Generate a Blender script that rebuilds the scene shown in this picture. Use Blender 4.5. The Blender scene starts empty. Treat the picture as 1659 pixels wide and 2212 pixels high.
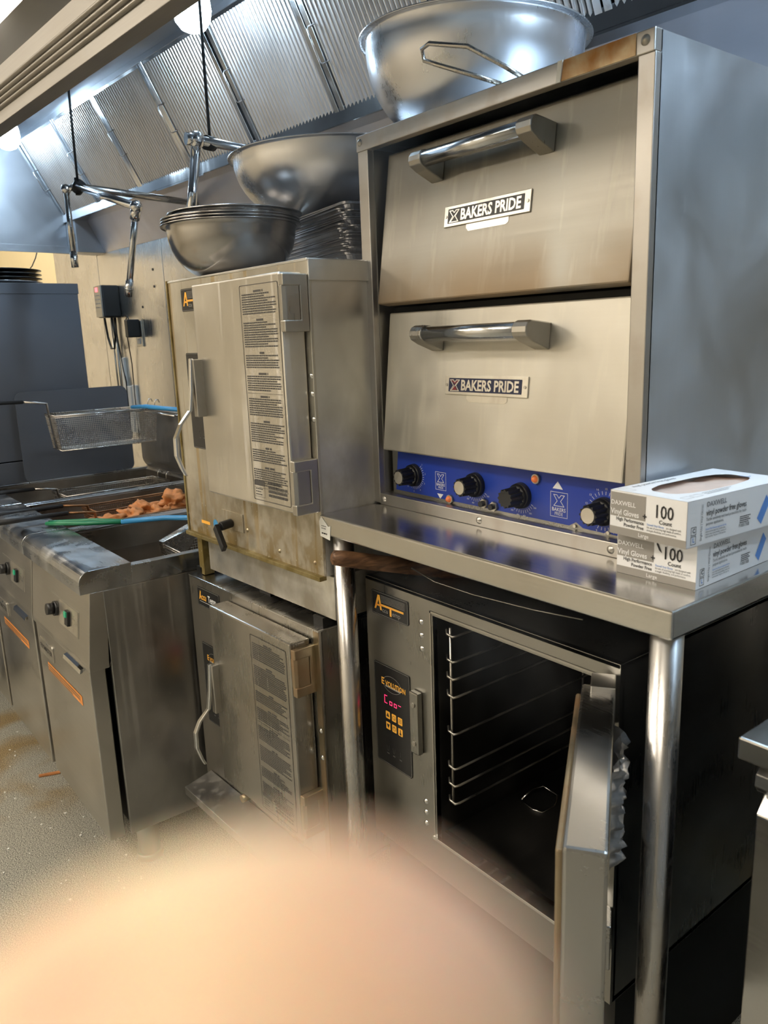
import bpy, bmesh, math, random
from mathutils import Vector, Matrix, noise
random.seed(7)
sc = bpy.context.scene
COL = sc.collection
PI = math.pi
R_ = math.radians

# ------------------------------------------------------------------ camera
CAMZ = 1.44
cam_d = bpy.data.cameras.new('camera')
cam = bpy.data.objects.new('camera', cam_d)
COL.objects.link(cam)
def _cam_axes(a, b, c):
    ca, sa, cb, sb, cc, s_ = math.cos(a), math.sin(a), math.cos(b), math.sin(b), math.cos(c), math.sin(c)
    f = Vector((sa*cb, ca*cb, sb)); r = Vector((ca, -sa, 0)); d = f.cross(r)
    return cc*r + s_*d, -s_*r + cc*d, f
CR, CD, CF = _cam_axes(-0.91120659, -0.22070654, 0.03674871)
CPOS = Vector((1.3201, -0.9910, CAMZ))
m = Matrix.Identity(4)
for i in range(3):
    m[i][0] = CR[i]; m[i][1] = -CD[i]; m[i][2] = -CF[i]; m[i][3] = CPOS[i]
cam.matrix_world = m
cam_d.sensor_fit = 'HORIZONTAL'; cam_d.sensor_width = 36.0
cam_d.lens = 36.0*1687.47/1659.0
cam_d.clip_start = 0.004; cam_d.clip_end = 60
cam_d.dof.use_dof = True
cam_d.dof.focus_distance = 1.75
cam_d.dof.aperture_fstop = cam_d.lens/3.0
sc.camera = cam

# ------------------------------------------------------------------ world, exposure
w = bpy.data.worlds.new('world'); sc.world = w; w.use_nodes = True
w.node_tree.nodes['Background'].inputs[0].default_value = (.9, .85, .75, 1)
w.node_tree.nodes['Background'].inputs[1].default_value = 0.03
sc.view_settings.view_transform = 'Standard'; sc.view_settings.look = 'None'
sc.view_settings.exposure = 0.22; sc.view_settings.gamma = 1
CEILING_LIGHT = 13.0
CEILING_TINT = (1.0, .91, .78)
HOOD_LIGHT = 850.0
HOOD_TINT = (.62, .82, 1.0)

# ------------------------------------------------------------------ materials
def lin(c):
    return tuple((x/12.92 if x <= .04045 else ((x+.055)/1.055)**2.4) for x in c)
def _mat(name):
    mt = bpy.data.materials.new(name); mt.use_nodes = True
    nt = mt.node_tree; b = nt.nodes['Principled BSDF']
    return mt, nt, b
def _n(nt, t, **k):
    n = nt.nodes.new(t)
    for a, v in k.items(): setattr(n, a, v)
    return n
def plain(name, col, rough=.5, metal=0.0, noise_amt=.06, scale=30, emit=None, estr=0, spec=None, sss=0, bump=0, trans=0, alpha=1):
    mt, nt, b = _mat(name)
    tc = _n(nt, 'ShaderNodeTexCoord'); nz = _n(nt, 'ShaderNodeTexNoise'); nz.inputs['Scale'].default_value = scale; nz.inputs['Detail'].default_value = 4
    nt.links.new(tc.outputs['Object'], nz.inputs['Vector'])
    mx = _n(nt, 'ShaderNodeMix', data_type='RGBA')
    mx.inputs[6].default_value = (*[max(0, c*(1-noise_amt)) for c in col], 1); mx.inputs[7].default_value = (*[min(1, c*(1+noise_amt)) for c in col], 1)
    nt.links.new(nz.outputs[0], mx.inputs[0]); nt.links.new(mx.outputs[2], b.inputs['Base Color'])
    b.inputs['Roughness'].default_value = rough; b.inputs['Metallic'].default_value = metal
    if spec is not None: b.inputs['Specular IOR Level'].default_value = spec
    if emit: b.inputs['Emission Color'].default_value = (*emit, 1); b.inputs['Emission Strength'].default_value = estr
    if trans: b.inputs['Transmission Weight'].default_value = trans; b.inputs['IOR'].default_value = 1.3
    if alpha < 1: b.inputs['Alpha'].default_value = alpha
    if bump:
        bp = _n(nt, 'ShaderNodeBump'); bp.inputs['Strength'].default_value = bump; bp.inputs['Distance'].default_value = .002
        nt.links.new(nz.outputs[0], bp.inputs['Height']); nt.links.new(bp.outputs[0], b.inputs['Normal'])
    return mt
def steel(name, col=(.60, .59, .57), rough=.28, brush='x', grime=0.0, gcol=(.16, .11, .05), gscale=7, streak=0.0, scol=(.75, .72, .66), smudge=.25, bump=.012, zgrime=None, gthr=.5, speck=0):
    """brushed stainless: fine directional scratches, cloudy smudges, optional grease film, optional vertical runs"""
    mt, nt, b = _mat(name); L = nt.links.new
    tc = _n(nt, 'ShaderNodeTexCoord')
    def noise(scale3, sc_=1, det=3, dis=0):
        mp = _n(nt, 'ShaderNodeMapping'); mp.inputs['Scale'].default_value = scale3
        nz = _n(nt, 'ShaderNodeTexNoise'); nz.inputs['Scale'].default_value = sc_; nz.inputs['Detail'].default_value = det; nz.inputs['Distortion'].default_value = dis
        L(tc.outputs['Object'], mp.inputs[0]); L(mp.outputs[0], nz.inputs['Vector']); return nz.outputs[0]
    def ramp(src, a, c, lo=0, hi=1):
        r = _n(nt, 'ShaderNodeMapRange'); r.inputs[1].default_value = a; r.inputs[2].default_value = c; r.inputs[3].default_value = lo; r.inputs[4].default_value = hi
        L(src, r.inputs[0]); return r.outputs[0]
    def mixc(fac, A, B):
        x = _n(nt, 'ShaderNodeMix', data_type='RGBA'); L(fac, x.inputs[0])
        for i, v in ((6, A), (7, B)):
            if isinstance(v, tuple): x.inputs[i].default_value = (*v, 1)
            else: L(v, x.inputs[i])
        return x.outputs[2]
    def mth(op, A, B):
        x = _n(nt, 'ShaderNodeMath', operation=op)
        for i, v in ((0, A), (1, B)):
            if isinstance(v, (int, float)): x.inputs[i].default_value = v
            else: L(v, x.inputs[i])
        x.use_clamp = True
        return x.outputs[0]
    s = {'x': (5, 240, 240), 'y': (240, 5, 240), 'z': (240, 240, 5)}[brush]
    br = noise(s, 1, 2)
    sm = noise((1, 1, 1), 5, 2.5, .6)
    colr = mixc(ramp(sm, .3, .7), tuple(c*(1-smudge*.6) for c in col), tuple(min(1, c*(1+smudge*.35)) for c in col))
    rg = mth('ADD', ramp(br, .3, .7, rough-.02, rough+.03), ramp(sm, .3, .7, -.04*smudge*4, .10*smudge*4))
    met = None
    if streak:
        st = ramp(noise((45, 45, 1.6), 1, 4, .2), .56, .66, 0, streak)
        colr = mixc(st, colr, scol); rg = mth('ADD', rg, mth('MULTIPLY', st, .25)); met = mth('SUBTRACT', 1, mth('MULTIPLY', st, .6))
    if grime:
        gn = noise((1, 1, .7), gscale, 8, .25)
        g = ramp(gn, gthr-.06, gthr+.2, 0, grime)
        if zgrime:
            sx = _n(nt, 'ShaderNodeSeparateXYZ'); L(tc.outputs['Object'], sx.inputs[0])
            ax, z0, z1 = zgrime
            g = mth('MULTIPLY', g, ramp(sx.outputs['xyz'.index(ax)], z0, z1, 1, .12))
        colr = mixc(g, colr, gcol); rg = mth('ADD', rg, mth('MULTIPLY', g, .18))
        mm = mth('SUBTRACT', 1, mth('MULTIPLY', g, .75))
        met = mth('MULTIPLY', met, mm) if met else mm
    if speck:
        sp = ramp(noise((1, 1, 1), 160, 2), .70, .76, 0, speck)
        colr = mixc(sp, colr, (.7, .66, .5))
    L(colr, b.inputs['Base Color']); L(rg, b.inputs['Roughness'])
    if met: L(met, b.inputs['Metallic'])
    else: b.inputs['Metallic'].default_value = 1
    bp = _n(nt, 'ShaderNodeBump'); bp.inputs['Strength'].default_value = bump; bp.inputs['Distance'].default_value = .0006
    L(br, bp.inputs['Height']); L(bp.outputs[0], b.inputs['Normal'])
    return mt

M = {}
M['steel'] = steel('steel_brushed_across')
M['steel_v'] = steel('steel_brushed_upright', brush='z')
M['steel_y'] = steel('steel_brushed_deep', brush='y', rough=.24)
M['hood'] = steel('hood_steel', col=(.40, .42, .45), rough=.36, brush='x', smudge=.2)
M['ledge'] = steel('rear_ledge_steel', col=(.74, .73, .78), rough=.45, brush='x', smudge=.2)
M['hood_front'] = plain('dark_grey_hood_front', (.055, .056, .06), .55, .2, .08, 6)  # steel face coloured dark to stand for the dark surroundings it reflects
M['lip'] = steel('hood_lip_steel', col=(.36, .34, .31), rough=.48, brush='x', smudge=.2)
M['filter'] = steel('filter_steel', col=(.80, .78, .77), rough=.30, brush='z', smudge=.12, grime=.08, gcol=(.38, .30, .22), gscale=3)
M['wallsteel'] = steel('wall_panel_steel', col=(.78, .75, .70), rough=.26, brush='z', smudge=.15, grime=.06, gcol=(.3, .22, .12), gscale=4, bump=.03)
M['oven_side'] = steel('oven_side_steel', col=(.66, .70, .75), rough=.38, brush='z', smudge=.3)
M['oven_door'] = steel('oven_door_steel', col=(.36, .345, .305), rough=.42, brush='x', smudge=.3, grime=.6, gcol=(.30, .17, .05), gscale=5, zgrime=('z', .41, .50), gthr=.38, streak=.12, scol=(.8, .76, .64))  # upper door darkened below the lower door's tone to offset ceiling light reflection
M['oven_door2'] = steel('oven_lower_door_steel', col=(.64, .615, .55), rough=.42, brush='x', smudge=.3, grime=.15, gcol=(.40, .30, .14), gscale=6, streak=.15, scol=(.82, .78, .66))
M['oven_frame'] = steel('oven_frame_steel', col=(.52, .50, .47), rough=.34, brush='x', smudge=.2, grime=.3, gcol=(.30, .18, .08), gscale=22, gthr=.58)
M['table'] = steel('table_steel', col=(.66, .65, .63), rough=.18, brush='x', smudge=.15)
M['tube'] = steel('leg_tube_steel', col=(.60, .58, .56), rough=.26, brush='z', smudge=.15, grime=.2, gcol=(.22, .16, .10), gscale=60, gthr=.62)
M['door_edge'] = steel('open_door_steel', col=(.50, .49, .47), rough=.24, brush='x', smudge=.3)
M['steamer'] = steel('steamer_greasy_steel', col=(.68, .65, .57), rough=.34, brush='z', smudge=.3, grime=.95, gcol=(.19, .12, .02), gscale=30, zgrime=('z', .10, .30), gthr=.36, streak=.75, scol=(.34, .23, .07), speck=.8)
M['steamer_side'] = steel('steamer_side_steel', col=(.80, .79, .75), rough=.34, brush='z', smudge=.4, grime=.7, gcol=(.16, .12, .05), gscale=12, zgrime=('z', .12, .5), gthr=.42, speck=.3)
M['steamer_door'] = steel('steamer_door_steel', col=(.74, .71, .65), rough=.33, brush='z', smudge=.2, streak=.45, scol=(.80, .77, .72), grime=.25, gcol=(.30, .22, .08), gscale=9, zgrime=('z', .16, .30), gthr=.45)
M['steamer2'] = steel('lower_steamer_steel', col=(.46, .44, .40), rough=.26, brush='z', smudge=.2, grime=.2, gcol=(.28, .17, .06), gscale=9, speck=.3)
M['unit'] = steel('oven_cabinet_steel', col=(.42, .41, .38), rough=.30, brush='z', smudge=.3, speck=.1)
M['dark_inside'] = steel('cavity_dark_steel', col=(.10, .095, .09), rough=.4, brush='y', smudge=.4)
M['fryer'] = steel('fryer_front_steel', col=(.56, .54, .50), rough=.32, brush='x', smudge=.15, speck=.2)
M['fryer_side'] = steel('fryer_side_steel', col=(.44, .43, .41), rough=.33, brush='z', smudge=.3, streak=.25, scol=(.6, .58, .54), grime=.3, gcol=(.10, .08, .05), gscale=4, speck=.3)
M['fryer_top'] = steel('fryer_cap_steel', col=(.50, .51, .52), rough=.18, brush='x', smudge=.6, grime=.3, gcol=(.2, .2, .2), gscale=14, speck=.5)
M['vat'] = steel('vat_steel', col=(.36, .33, .29), rough=.3, brush='y', smudge=.5, grime=.5, gcol=(.12, .07, .03), gscale=8)
M['greasy'] = steel('crusted_edge_steel', col=(.42, .35, .18), rough=.4, brush='z', grime=.9, gcol=(.16, .11, .02), gscale=25, gthr=.4, speck=.8)
M['chrome'] = steel('polished_chrome', col=(.80, .80, .80), rough=.08, brush='z', smudge=.15)
M['pipe'] = steel('plated_pipe', col=(.66, .67, .68), rough=.16, brush='z', smudge=.3)
M['bowl'] = steel('spun_bowl_steel', col=(.84, .84, .86), rough=.26, brush='z', smudge=.2, bump=0)
M['bowl_dark'] = steel('worn_bowl_steel', col=(.48, .46, .44), rough=.18, brush='z', smudge=.2, bump=0)
M['pan'] = steel('worn_sheet_pan_metal', col=(.42, .42, .45), rough=.34, brush='x', smudge=.5, grime=.4, gcol=(.10, .09, .08), gscale=14)
M['rust'] = steel('heat_stained_metal', col=(.62, .50, .32), rough=.42, brush='x', smudge=.4, grime=1, gcol=(.38, .17, .04), gscale=26, gthr=.47)
M['brass'] = steel('stained_hinge_metal', col=(.45, .38, .26), rough=.35, brush='z', grime=.6, gcol=(.30, .12, .03), gscale=14)
M['hinge'] = steel('cast_hinge_metal', col=(.56, .54, .50), rough=.3, brush='z', grime=.35, gcol=(.25, .2, .1), gscale=16)
M['cabinet'] = plain('grey_cabinet_enamel', (.11, .125, .155), .42, .25, .1, 4)
M['dark'] = plain('near_black_metal', (.012, .012, .012), .5, .3)
M['black'] = plain('black_plastic', (.012, .012, .013), .38)
M['rubber'] = plain('black_rubber_grip', (.02, .02, .022), .5)
M['blue'] = plain('blue_panel_enamel', (.012, .045, .36), .35, 0, .12, 12)
M['white_print'] = plain('white_print', (.75, .76, .78), .5, 0, 0)
M['grey_print'] = plain('grey_print', (.30, .29, .27), .5, 0, 0)
M['label_grey'] = plain('grey_label_print', (.075, .072, .07), .5, 0, .05)
M['black_print'] = plain('black_print', (.02, .02, .022), .5, 0, 0)
M['blue_print'] = plain('blue_print', (.10, .25, .62), .5, 0, 0)
M['diamond'] = plain('light_blue_print', (.13, .32, .78), .5, 0, 0)
M['yellow_print'] = plain('amber_print', (.90, .45, .06), .5, 0, 0, emit=(.9, .42, .05), estr=.08)
M['badge'] = plain('badge_black', (.018, .018, .019), .25)
M['plate'] = steel('nameplate_metal', col=(.78, .75, .68), rough=.3, brush='x', grime=.2, gcol=(.3, .2, .1), gscale=40)
M['navy'] = plain('nameplate_navy', (.012, .018, .06), .4)
M['charcoal'] = plain('nameplate_charcoal', (.03, .03, .03), .4)
M['maroon'] = plain('emblem_maroon', (.22, .02, .03), .4)
M['card'] = plain('white_cardboard', (.95, .95, .96), .55, 0, .02)
M['card_side'] = M['card']
M['glove'] = plain('gloves_inside_vinyl', (.80, .62, .52), .5, 0, .1, 60, bump=.4)
M['amber_lens'] = plain('amber_lamp_lens', (.75, .20, .06), .25, emit=(.9, .2, .05), estr=.15)
M['red_led'] = plain('red_led_digits', (.5, .01, .05), .4, emit=(1, .03, .12), estr=2.2)
M['pink_led'] = plain('lit_red_display', (.9, .1, .1), .4, emit=(1, .12, .14), estr=2.5)
M['green_lens'] = plain('green_rocker_lens', (.02, .30, .15), .3, emit=(.05, .6, .3), estr=.15)
M['orange'] = plain('orange_sticker', (.80, .30, .07), .55, 0, .2, 60)
M['wood'] = None
M['blue_grip'] = plain('blue_handle_coating', (.05, .28, .58), .35, 0, .15, 15)
M['green_grip'] = plain('green_handle_coating', (.015, .20, .09), .35, 0, .15, 15)
M['wire'] = steel('basket_wire', col=(.55, .52, .48), rough=.25, brush='x')
M['wire_brown'] = steel('browned_basket_wire', col=(.34, .18, .09), rough=.4, brush='x', grime=.6, gcol=(.12, .05, .02), gscale=30)
M['oil'] = plain('dark_fry_oil', (.020, .012, .006), .08, 0, .2, 12, spec=.6, bump=.15)
M['chicken'] = plain('fried_batter', (.55, .22, .07), .55, 0, .55, 45, bump=.8)
M['chicken'].node_tree.nodes['Noise Texture'].inputs['Detail'].default_value = 9
M['plaster'] = plain('cream_wall_paint', (.80, .68, .42), .7, 0, .03)
M['ceilmat'] = plain('cream_ceiling_tile', (.85, .78, .62), .8, 0, .03, 8)
M['roomwall'] = plain('warm_white_wall', (.70, .66, .57), .75, 0, .05, 3)
M['coolwall'] = plain('cool_grey_wall', (.30, .35, .42), .6, 0, .05, 3)
M['lamp'] = plain('hood_lamp_glass', (.9, .95, 1), .3, emit=HOOD_TINT, estr=HOOD_LIGHT*.12)
M['tube_light'] = plain('ceiling_light_diffuser', (.9, .9, .85), .5, emit=CEILING_TINT, estr=CEILING_LIGHT)
M['outlet'] = plain('steel_outlet_cover', (.55, .53, .48), .3, .9)
M['tape'] = plain('clear_tape_film', (.65, .65, .66), .18, 0, .2, 25, trans=.6, bump=1.0)
M['white_plastic'] = plain('white_plastic_cover', (.75, .74, .70), .4)
M['paper'] = plain('torn_white_paper', (.80, .80, .76), .6)
M['skin'] = None
def wood():
    mt, nt, b = _mat('worn_dark_wood')
    tc = _n(nt, 'ShaderNodeTexCoord'); mp = _n(nt, 'ShaderNodeMapping'); mp.inputs['Scale'].default_value = (30, 5, 60)
    nz = _n(nt, 'ShaderNodeTexNoise'); nz.inputs['Scale'].default_value = 2; nz.inputs['Detail'].default_value = 6; nz.inputs['Distortion'].default_value = 1
    rp = _n(nt, 'ShaderNodeValToRGB'); rp.color_ramp.elements[0].color = (.05, .022, .010, 1); rp.color_ramp.elements[1].color = (.30, .15, .07, 1)
    rp.color_ramp.elements[0].position = .3; rp.color_ramp.elements[1].position = .75
    nt.links.new(tc.outputs['Object'], mp.inputs[0]); nt.links.new(mp.outputs[0], nz.inputs[0]); nt.links.new(nz.outputs[0], rp.inputs[0]); nt.links.new(rp.outputs[0], b.inputs['Base Color'])
    b.inputs['Roughness'].default_value = .5
    return mt
M['wood'] = wood()
def floor_mat():
    mt, nt, b = _mat('gritty_kitchen_floor'); L = nt.links.new
    tc = _n(nt, 'ShaderNodeTexCoord')
    def nz(s, d, dis=0):
        n = _n(nt, 'ShaderNodeTexNoise'); n.inputs['Scale'].default_value = s; n.inputs['Detail'].default_value = d; n.inputs['Distortion'].default_value = dis
        L(tc.outputs['Object'], n.inputs['Vector']); return n.outputs[0]
    def ramp(src, pts):
        r = _n(nt, 'ShaderNodeValToRGB'); e = r.color_ramp.elements
        e[0].position, e[0].color = pts[0][0], (*pts[0][1], 1); e[1].position, e[1].color = pts[1][0], (*pts[1][1], 1)
        for p, c in pts[2:]: x = e.new(p); x.color = (*c, 1)
        L(src, r.inputs[0]); return r.outputs[0]
    base = ramp(nz(330, 3), [(.36, (.045, .042, .036)), (.64, (.58, .56, .47))])
    st = ramp(nz(3.0, 5, .5), [(.50, (0, 0, 0)), (.62, (1, 1, 1))])
    mask = _n(nt, 'ShaderNodeSeparateXYZ'); L(tc.outputs['Object'], mask.inputs[0])
    mr = _n(nt, 'ShaderNodeMapRange'); mr.inputs[1].default_value = -1.25; mr.inputs[2].default_value = -1.05; mr.inputs[3].default_value = 1; mr.inputs[4].default_value = 0; L(mask.outputs[0], mr.inputs[0])
    mu = _n(nt, 'ShaderNodeMath', operation='MULTIPLY'); L(st, mu.inputs[0]); L(mr.outputs[0], mu.inputs[1])
    mm = _n(nt, 'ShaderNodeMath', operation='MULTIPLY'); L(mu.outputs[0], mm.inputs[0]); mm.inputs[1].default_value = .75
    mx = _n(nt, 'ShaderNodeMix', data_type='RGBA', blend_type='MULTIPLY'); L(mm.outputs[0], mx.inputs[0]); L(base, mx.inputs[6]); mx.inputs[7].default_value = (.75, .48, .14, 1)
    L(mx.outputs[2], b.inputs['Base Color']); b.inputs['Roughness'].default_value = .5
    bp = _n(nt, 'ShaderNodeBump'); bp.inputs['Strength'].default_value = .6; bp.inputs['Distance'].default_value = .003
    L(nz(330, 3), bp.inputs['Height']); L(bp.outputs[0], b.inputs['Normal'])
    return mt
M['floor'] = floor_mat()
def skin():
    mt, nt, b = _mat('fingertip_skin'); L = nt.links.new
    tc = _n(nt, 'ShaderNodeTexCoord'); nz = _n(nt, 'ShaderNodeTexNoise'); nz.inputs['Scale'].default_value = 48; nz.inputs['Detail'].default_value = 1
    L(tc.outputs['Object'], nz.inputs['Vector'])
    rp = _n(nt, 'ShaderNodeValToRGB'); e = rp.color_ramp.elements
    e[0].position, e[0].color = .25, (.92, .56, .38, 1); e[1].position, e[1].color = .50, (.98, .77, .50, 1)
    L(nz.outputs[0], rp.inputs[0]); src = rp.outputs[0]
    for (x, y, z, rad, k) in ((-.0009, .0092, .0138, .0052, .8), (-.0092, .0125, .0205, .0045, .6)):
        q = CPOS+CR*x+CD*y+CF*z
        dv = _n(nt, 'ShaderNodeVectorMath', operation='DISTANCE'); L(tc.outputs['Object'], dv.inputs[0]); dv.inputs[1].default_value = q
        mr = _n(nt, 'ShaderNodeMapRange', interpolation_type='SMOOTHSTEP'); mr.inputs[1].default_value = 0; mr.inputs[2].default_value = rad; mr.inputs[3].default_value = k; mr.inputs[4].default_value = 0; L(dv.outputs['Value'], mr.inputs[0])
        mx = _n(nt, 'ShaderNodeMix', data_type='RGBA'); L(mr.outputs[0], mx.inputs[0]); L(src, mx.inputs[6]); mx.inputs[7].default_value = (.74, .22, .15, 1); src = mx.outputs[2]
    L(src, b.inputs['Base Color'])
    b.inputs['Roughness'].default_value = .5
    b.inputs['Subsurface Weight'].default_value = .35; b.inputs['Subsurface Radius'].default_value = (1, .35, .2); b.inputs['Subsurface Scale'].default_value = .003
    return mt
M['skin'] = skin()

# ------------------------------------------------------------------ frames and builders
class Frame:
    def __init__(s, deg): s.rz = R_(deg)
    def w(s, p): c, n = math.cos(s.rz), math.sin(s.rz); return Vector((c*p[0]-n*p[1], n*p[0]+c*p[1], p[2]))
A = Frame(0); S = Frame(2.0); RM = Frame(3.6)

def thing(name, label, cat, loc, frame=A, group=None, yaw=0):
    o = bpy.data.objects.new(name, None); COL.objects.link(o)
    o.location = frame.w(loc); o.rotation_euler = (0, 0, frame.rz+R_(yaw)); o.empty_display_size = .05
    o['label'] = label; o['category'] = cat
    if group: o['group'] = group
    o['_ox'], o['_oy'], o['_oz'] = loc
    return o
TEXT = {}
def text_mesh(body, bold=0.0, align='LEFT'):
    k = (body, bold, align)
    if k not in TEXT:
        cu = bpy.data.curves.new('t', 'FONT'); cu.body = body; cu.size = 1; cu.align_x = align; cu.offset = bold; cu.resolution_u = 2
        o = bpy.data.objects.new('t', cu); COL.objects.link(o)
        bpy.context.view_layer.update()
        me = bpy.data.meshes.new_from_object(o.evaluated_get(bpy.context.evaluated_depsgraph_get()))
        bpy.data.objects.remove(o)
        TEXT[k] = ([tuple(v.co) for v in me.vertices], [tuple(p.vertices) for p in me.polygons])
        bpy.data.meshes.remove(me); bpy.data.curves.remove(cu)
    return TEXT[k]
class MB:
    def __init__(s): s.v = []; s.f = []; s.sm = []
    def add(s, vs, fs, smooth=False):
        n = len(s.v); s.v += [tuple(v) for v in vs]; s.f += [tuple(i+n for i in f) for f in fs]; s.sm += [smooth]*len(fs); return s
    def box(s, x0, x1, y0, y1, z0, z1):
        return s.hexa([(x0, y0, z0), (x1, y0, z0), (x1, y1, z0), (x0, y1, z0), (x0, y0, z1), (x1, y0, z1), (x1, y1, z1), (x0, y1, z1)])
    def hexa(s, p):
        return s.add(p, [(0, 3, 2, 1), (4, 5, 6, 7), (0, 1, 5, 4), (1, 2, 6, 5), (2, 3, 7, 6), (3, 0, 4, 7)])
    def obox(s, c, ax, ay, az, hx, hy, hz):
        c = Vector(c); ax, ay, az = [Vector(a).normalized() for a in (ax, ay, az)]
        P = [c+ax*(hx*i)+ay*(hy*j)+az*(hz*k) for k in (-1, 1) for (i, j) in ((-1, -1), (1, -1), (1, 1), (-1, 1))]
        return s.hexa(P)
    def prism(s, poly, axis, a, b, smooth=False):
        n = len(poly)
        def P(q, t): return {'x': (t, q[0], q[1]), 'y': (q[0], t, q[1]), 'z': (q[0], q[1], t)}[axis]
        vs = [P(q, a) for q in poly]+[P(q, b) for q in poly]
        fs = [tuple(range(n))[::-1], tuple(range(n, 2*n))]
        s.add(vs, fs)
        m_ = len(s.v)-2*n
        s.f += [(m_+i, m_+(i+1) % n, m_+n+(i+1) % n, m_+n+i) for i in range(n)]; s.sm += [smooth]*n
        return s
    def cyl(s, p0, p1, r, seg=20, r2=None, caps=True):
        p0, p1 = Vector(p0), Vector(p1); d = (p1-p0).normalized(); a = d.orthogonal().normalized(); b = d.cross(a); r2 = r if r2 is None else r2
        vs = []
        for p, q in ((p0, r), (p1, r2)): vs += [p+a*(q*math.cos(2*PI*i/seg))+b*(q*math.sin(2*PI*i/seg)) for i in range(seg)]
        s.add(vs, [(i, (i+1) % seg, seg+(i+1) % seg, seg+i) for i in range(seg)], True)
        if caps: n = len(s.v)-2*seg; s.f += [tuple(range(n, n+seg))[::-1], tuple(range(n+seg, n+2*seg))]; s.sm += [False]*2
        return s
    def tube(s, pts, r, seg=8, closed=False, rs=None):
        pts = [Vector(p) for p in pts]; n = len(pts)
        t0 = (pts[1]-pts[0]).normalized(); a = t0.orthogonal().normalized(); vs = []
        for i, p in enumerate(pts):
            if closed: t = (pts[(i+1) % n]-pts[i-1]).normalized()
            else: t = (pts[min(i+1, n-1)]-pts[max(i-1, 0)]).normalized()
            a = (a-t*a.dot(t)).normalized(); b = t.cross(a); q = rs[i] if rs else r
            vs += [p+a*(q*math.cos(2*PI*k/seg))+b*(q*math.sin(2*PI*k/seg)) for k in range(seg)]
        fs = [(i*seg+k, i*seg+(k+1) % seg, ((i+1) % n)*seg+(k+1) % seg, ((i+1) % n)*seg+k) for i in range(n if closed else n-1) for k in range(seg)]
        s.add(vs, fs, True)
        if not closed: m_ = len(s.v)-n*seg; s.f += [tuple(range(m_, m_+seg))[::-1], tuple(range(m_+(n-1)*seg, m_+n*seg))]; s.sm += [False]*2
        return s
    def lathe(s, prof, c=(0, 0, 0), seg=56, mat=None):
        vs = []
        for r, z in prof:
            for k in range(seg):
                p = Vector((r*math.cos(2*PI*k/seg), r*math.sin(2*PI*k/seg), z))
                if mat: p = mat @ p
                vs.append(p+Vector(c))
        n = len(prof)
        return s.add(vs, [(i*seg+k, i*seg+(k+1) % seg, (i+1)*seg+(k+1) % seg, (i+1)*seg+k) for i in range(n-1) for k in range(seg)], True)
    def fan(s, c, nrm, r, seg=20):
        n = Vector(nrm).normalized(); a = n.orthogonal().normalized(); b = n.cross(a); c = Vector(c)
        return s.add([c+a*(r*math.cos(2*PI*k/seg))+b*(r*math.sin(2*PI*k/seg)) for k in range(seg)], [tuple(range(seg))])
    def text(s, body, o, xd, up, size, bold=0.0, align='LEFT', depth=.0002, sx=1.0):
        vs, fs = text_mesh(body, bold, align); o, xd, up = Vector(o), Vector(xd).normalized(), Vector(up).normalized(); nn = xd.cross(up).normalized()
        return s.add([o+xd*(v[0]*size*sx)+up*(v[1]*size)+nn*depth for v in vs], fs)
    def dashes(s, o, xd, up, width, rows, pitch, h, rnd, seed=1, ragged=.35, num=False):
        """lines of print too small to read: rows of word-length strokes"""
        rg = random.Random(seed); o, xd, up = Vector(o), Vector(xd).normalized(), Vector(up).normalized(); nn = xd.cross(up)*.00025
        for r in range(rows):
            x = 0; end = width*(1-(rg.random()*ragged if rg.random() < .5 else rg.random()*.05))
            while x < end:
                l = rg.uniform(.0035, .010)*rnd; l = min(l, end-x)
                a = o+xd*x-up*(r*pitch)+nn
                s.add([a, a+xd*l, a+xd*l+up*h, a+up*h], [(0, 1, 2, 3)]); x += l+.0012*rnd
        return s
    def rect(s, o, xd, up, w_, h_, d=.0003):
        o, xd, up = Vector(o), Vector(xd).normalized(), Vector(up).normalized(); o = o+xd.cross(up)*d
        return s.add([o, o+xd*w_, o+xd*w_+up*h_, o+up*h_], [(0, 1, 2, 3)])
    def poly(s, o, xd, up, pts, d=.0003):
        o, xd, up = Vector(o), Vector(xd).normalized(), Vector(up).normalized(); n = xd.cross(up)*d
        return s.add([o+xd*a+up*b+n for a, b in pts], [tuple(range(len(pts)))])
    def line(s, o, xd, up, pts, wd, closed=False, d=.0003):
        q = list(pts)+([pts[0]] if closed else [])
        for (a, b), (c, e) in zip(q, q[1:]):
            l = math.hypot(c-a, e-b) or 1e-9; nx, ny = -(e-b)/l*wd/2, (c-a)/l*wd/2; tx, ty = (c-a)/l*wd/2, (e-b)/l*wd/2
            s.poly(o, xd, up, [(a+nx-tx, b+ny-ty), (a-nx-tx, b-ny-ty), (c-nx+tx, e-ny+ty), (c+nx+tx, e+ny+ty)], d)
        return s
    def xf(s, fn): s.v = [tuple(fn(Vector(v))) for v in s.v]; return s
    def build(s, name, mat, parent=None, bevel=0, frame=A, label=None, kind=None, cat=None, group=None, origin=None, segs=2):
        me = bpy.data.meshes.new(name)
        root = parent; ox = Vector((0, 0, 0))
        while root is not None and root.parent is not None: root = root.parent
        if root is not None and '_ox' in root: ox = Vector((root['_ox'], root['_oy'], root['_oz']))
        if parent is None: ox = Vector(origin) if origin else Vector((0, 0, 0))
        me.from_pydata([tuple(Vector(v)-ox) for v in s.v], [], s.f)
        for p, q in zip(me.polygons, s.sm): p.use_smooth = q
        bm = bmesh.new(); bm.from_mesh(me); bmesh.ops.recalc_face_normals(bm, faces=bm.faces) if bevel or name in NORM else None; bm.to_mesh(me); bm.free()
        o = bpy.data.objects.new(name, me); COL.objects.link(o)
        me.materials.append(M[mat] if isinstance(mat, str) else mat)
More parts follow.
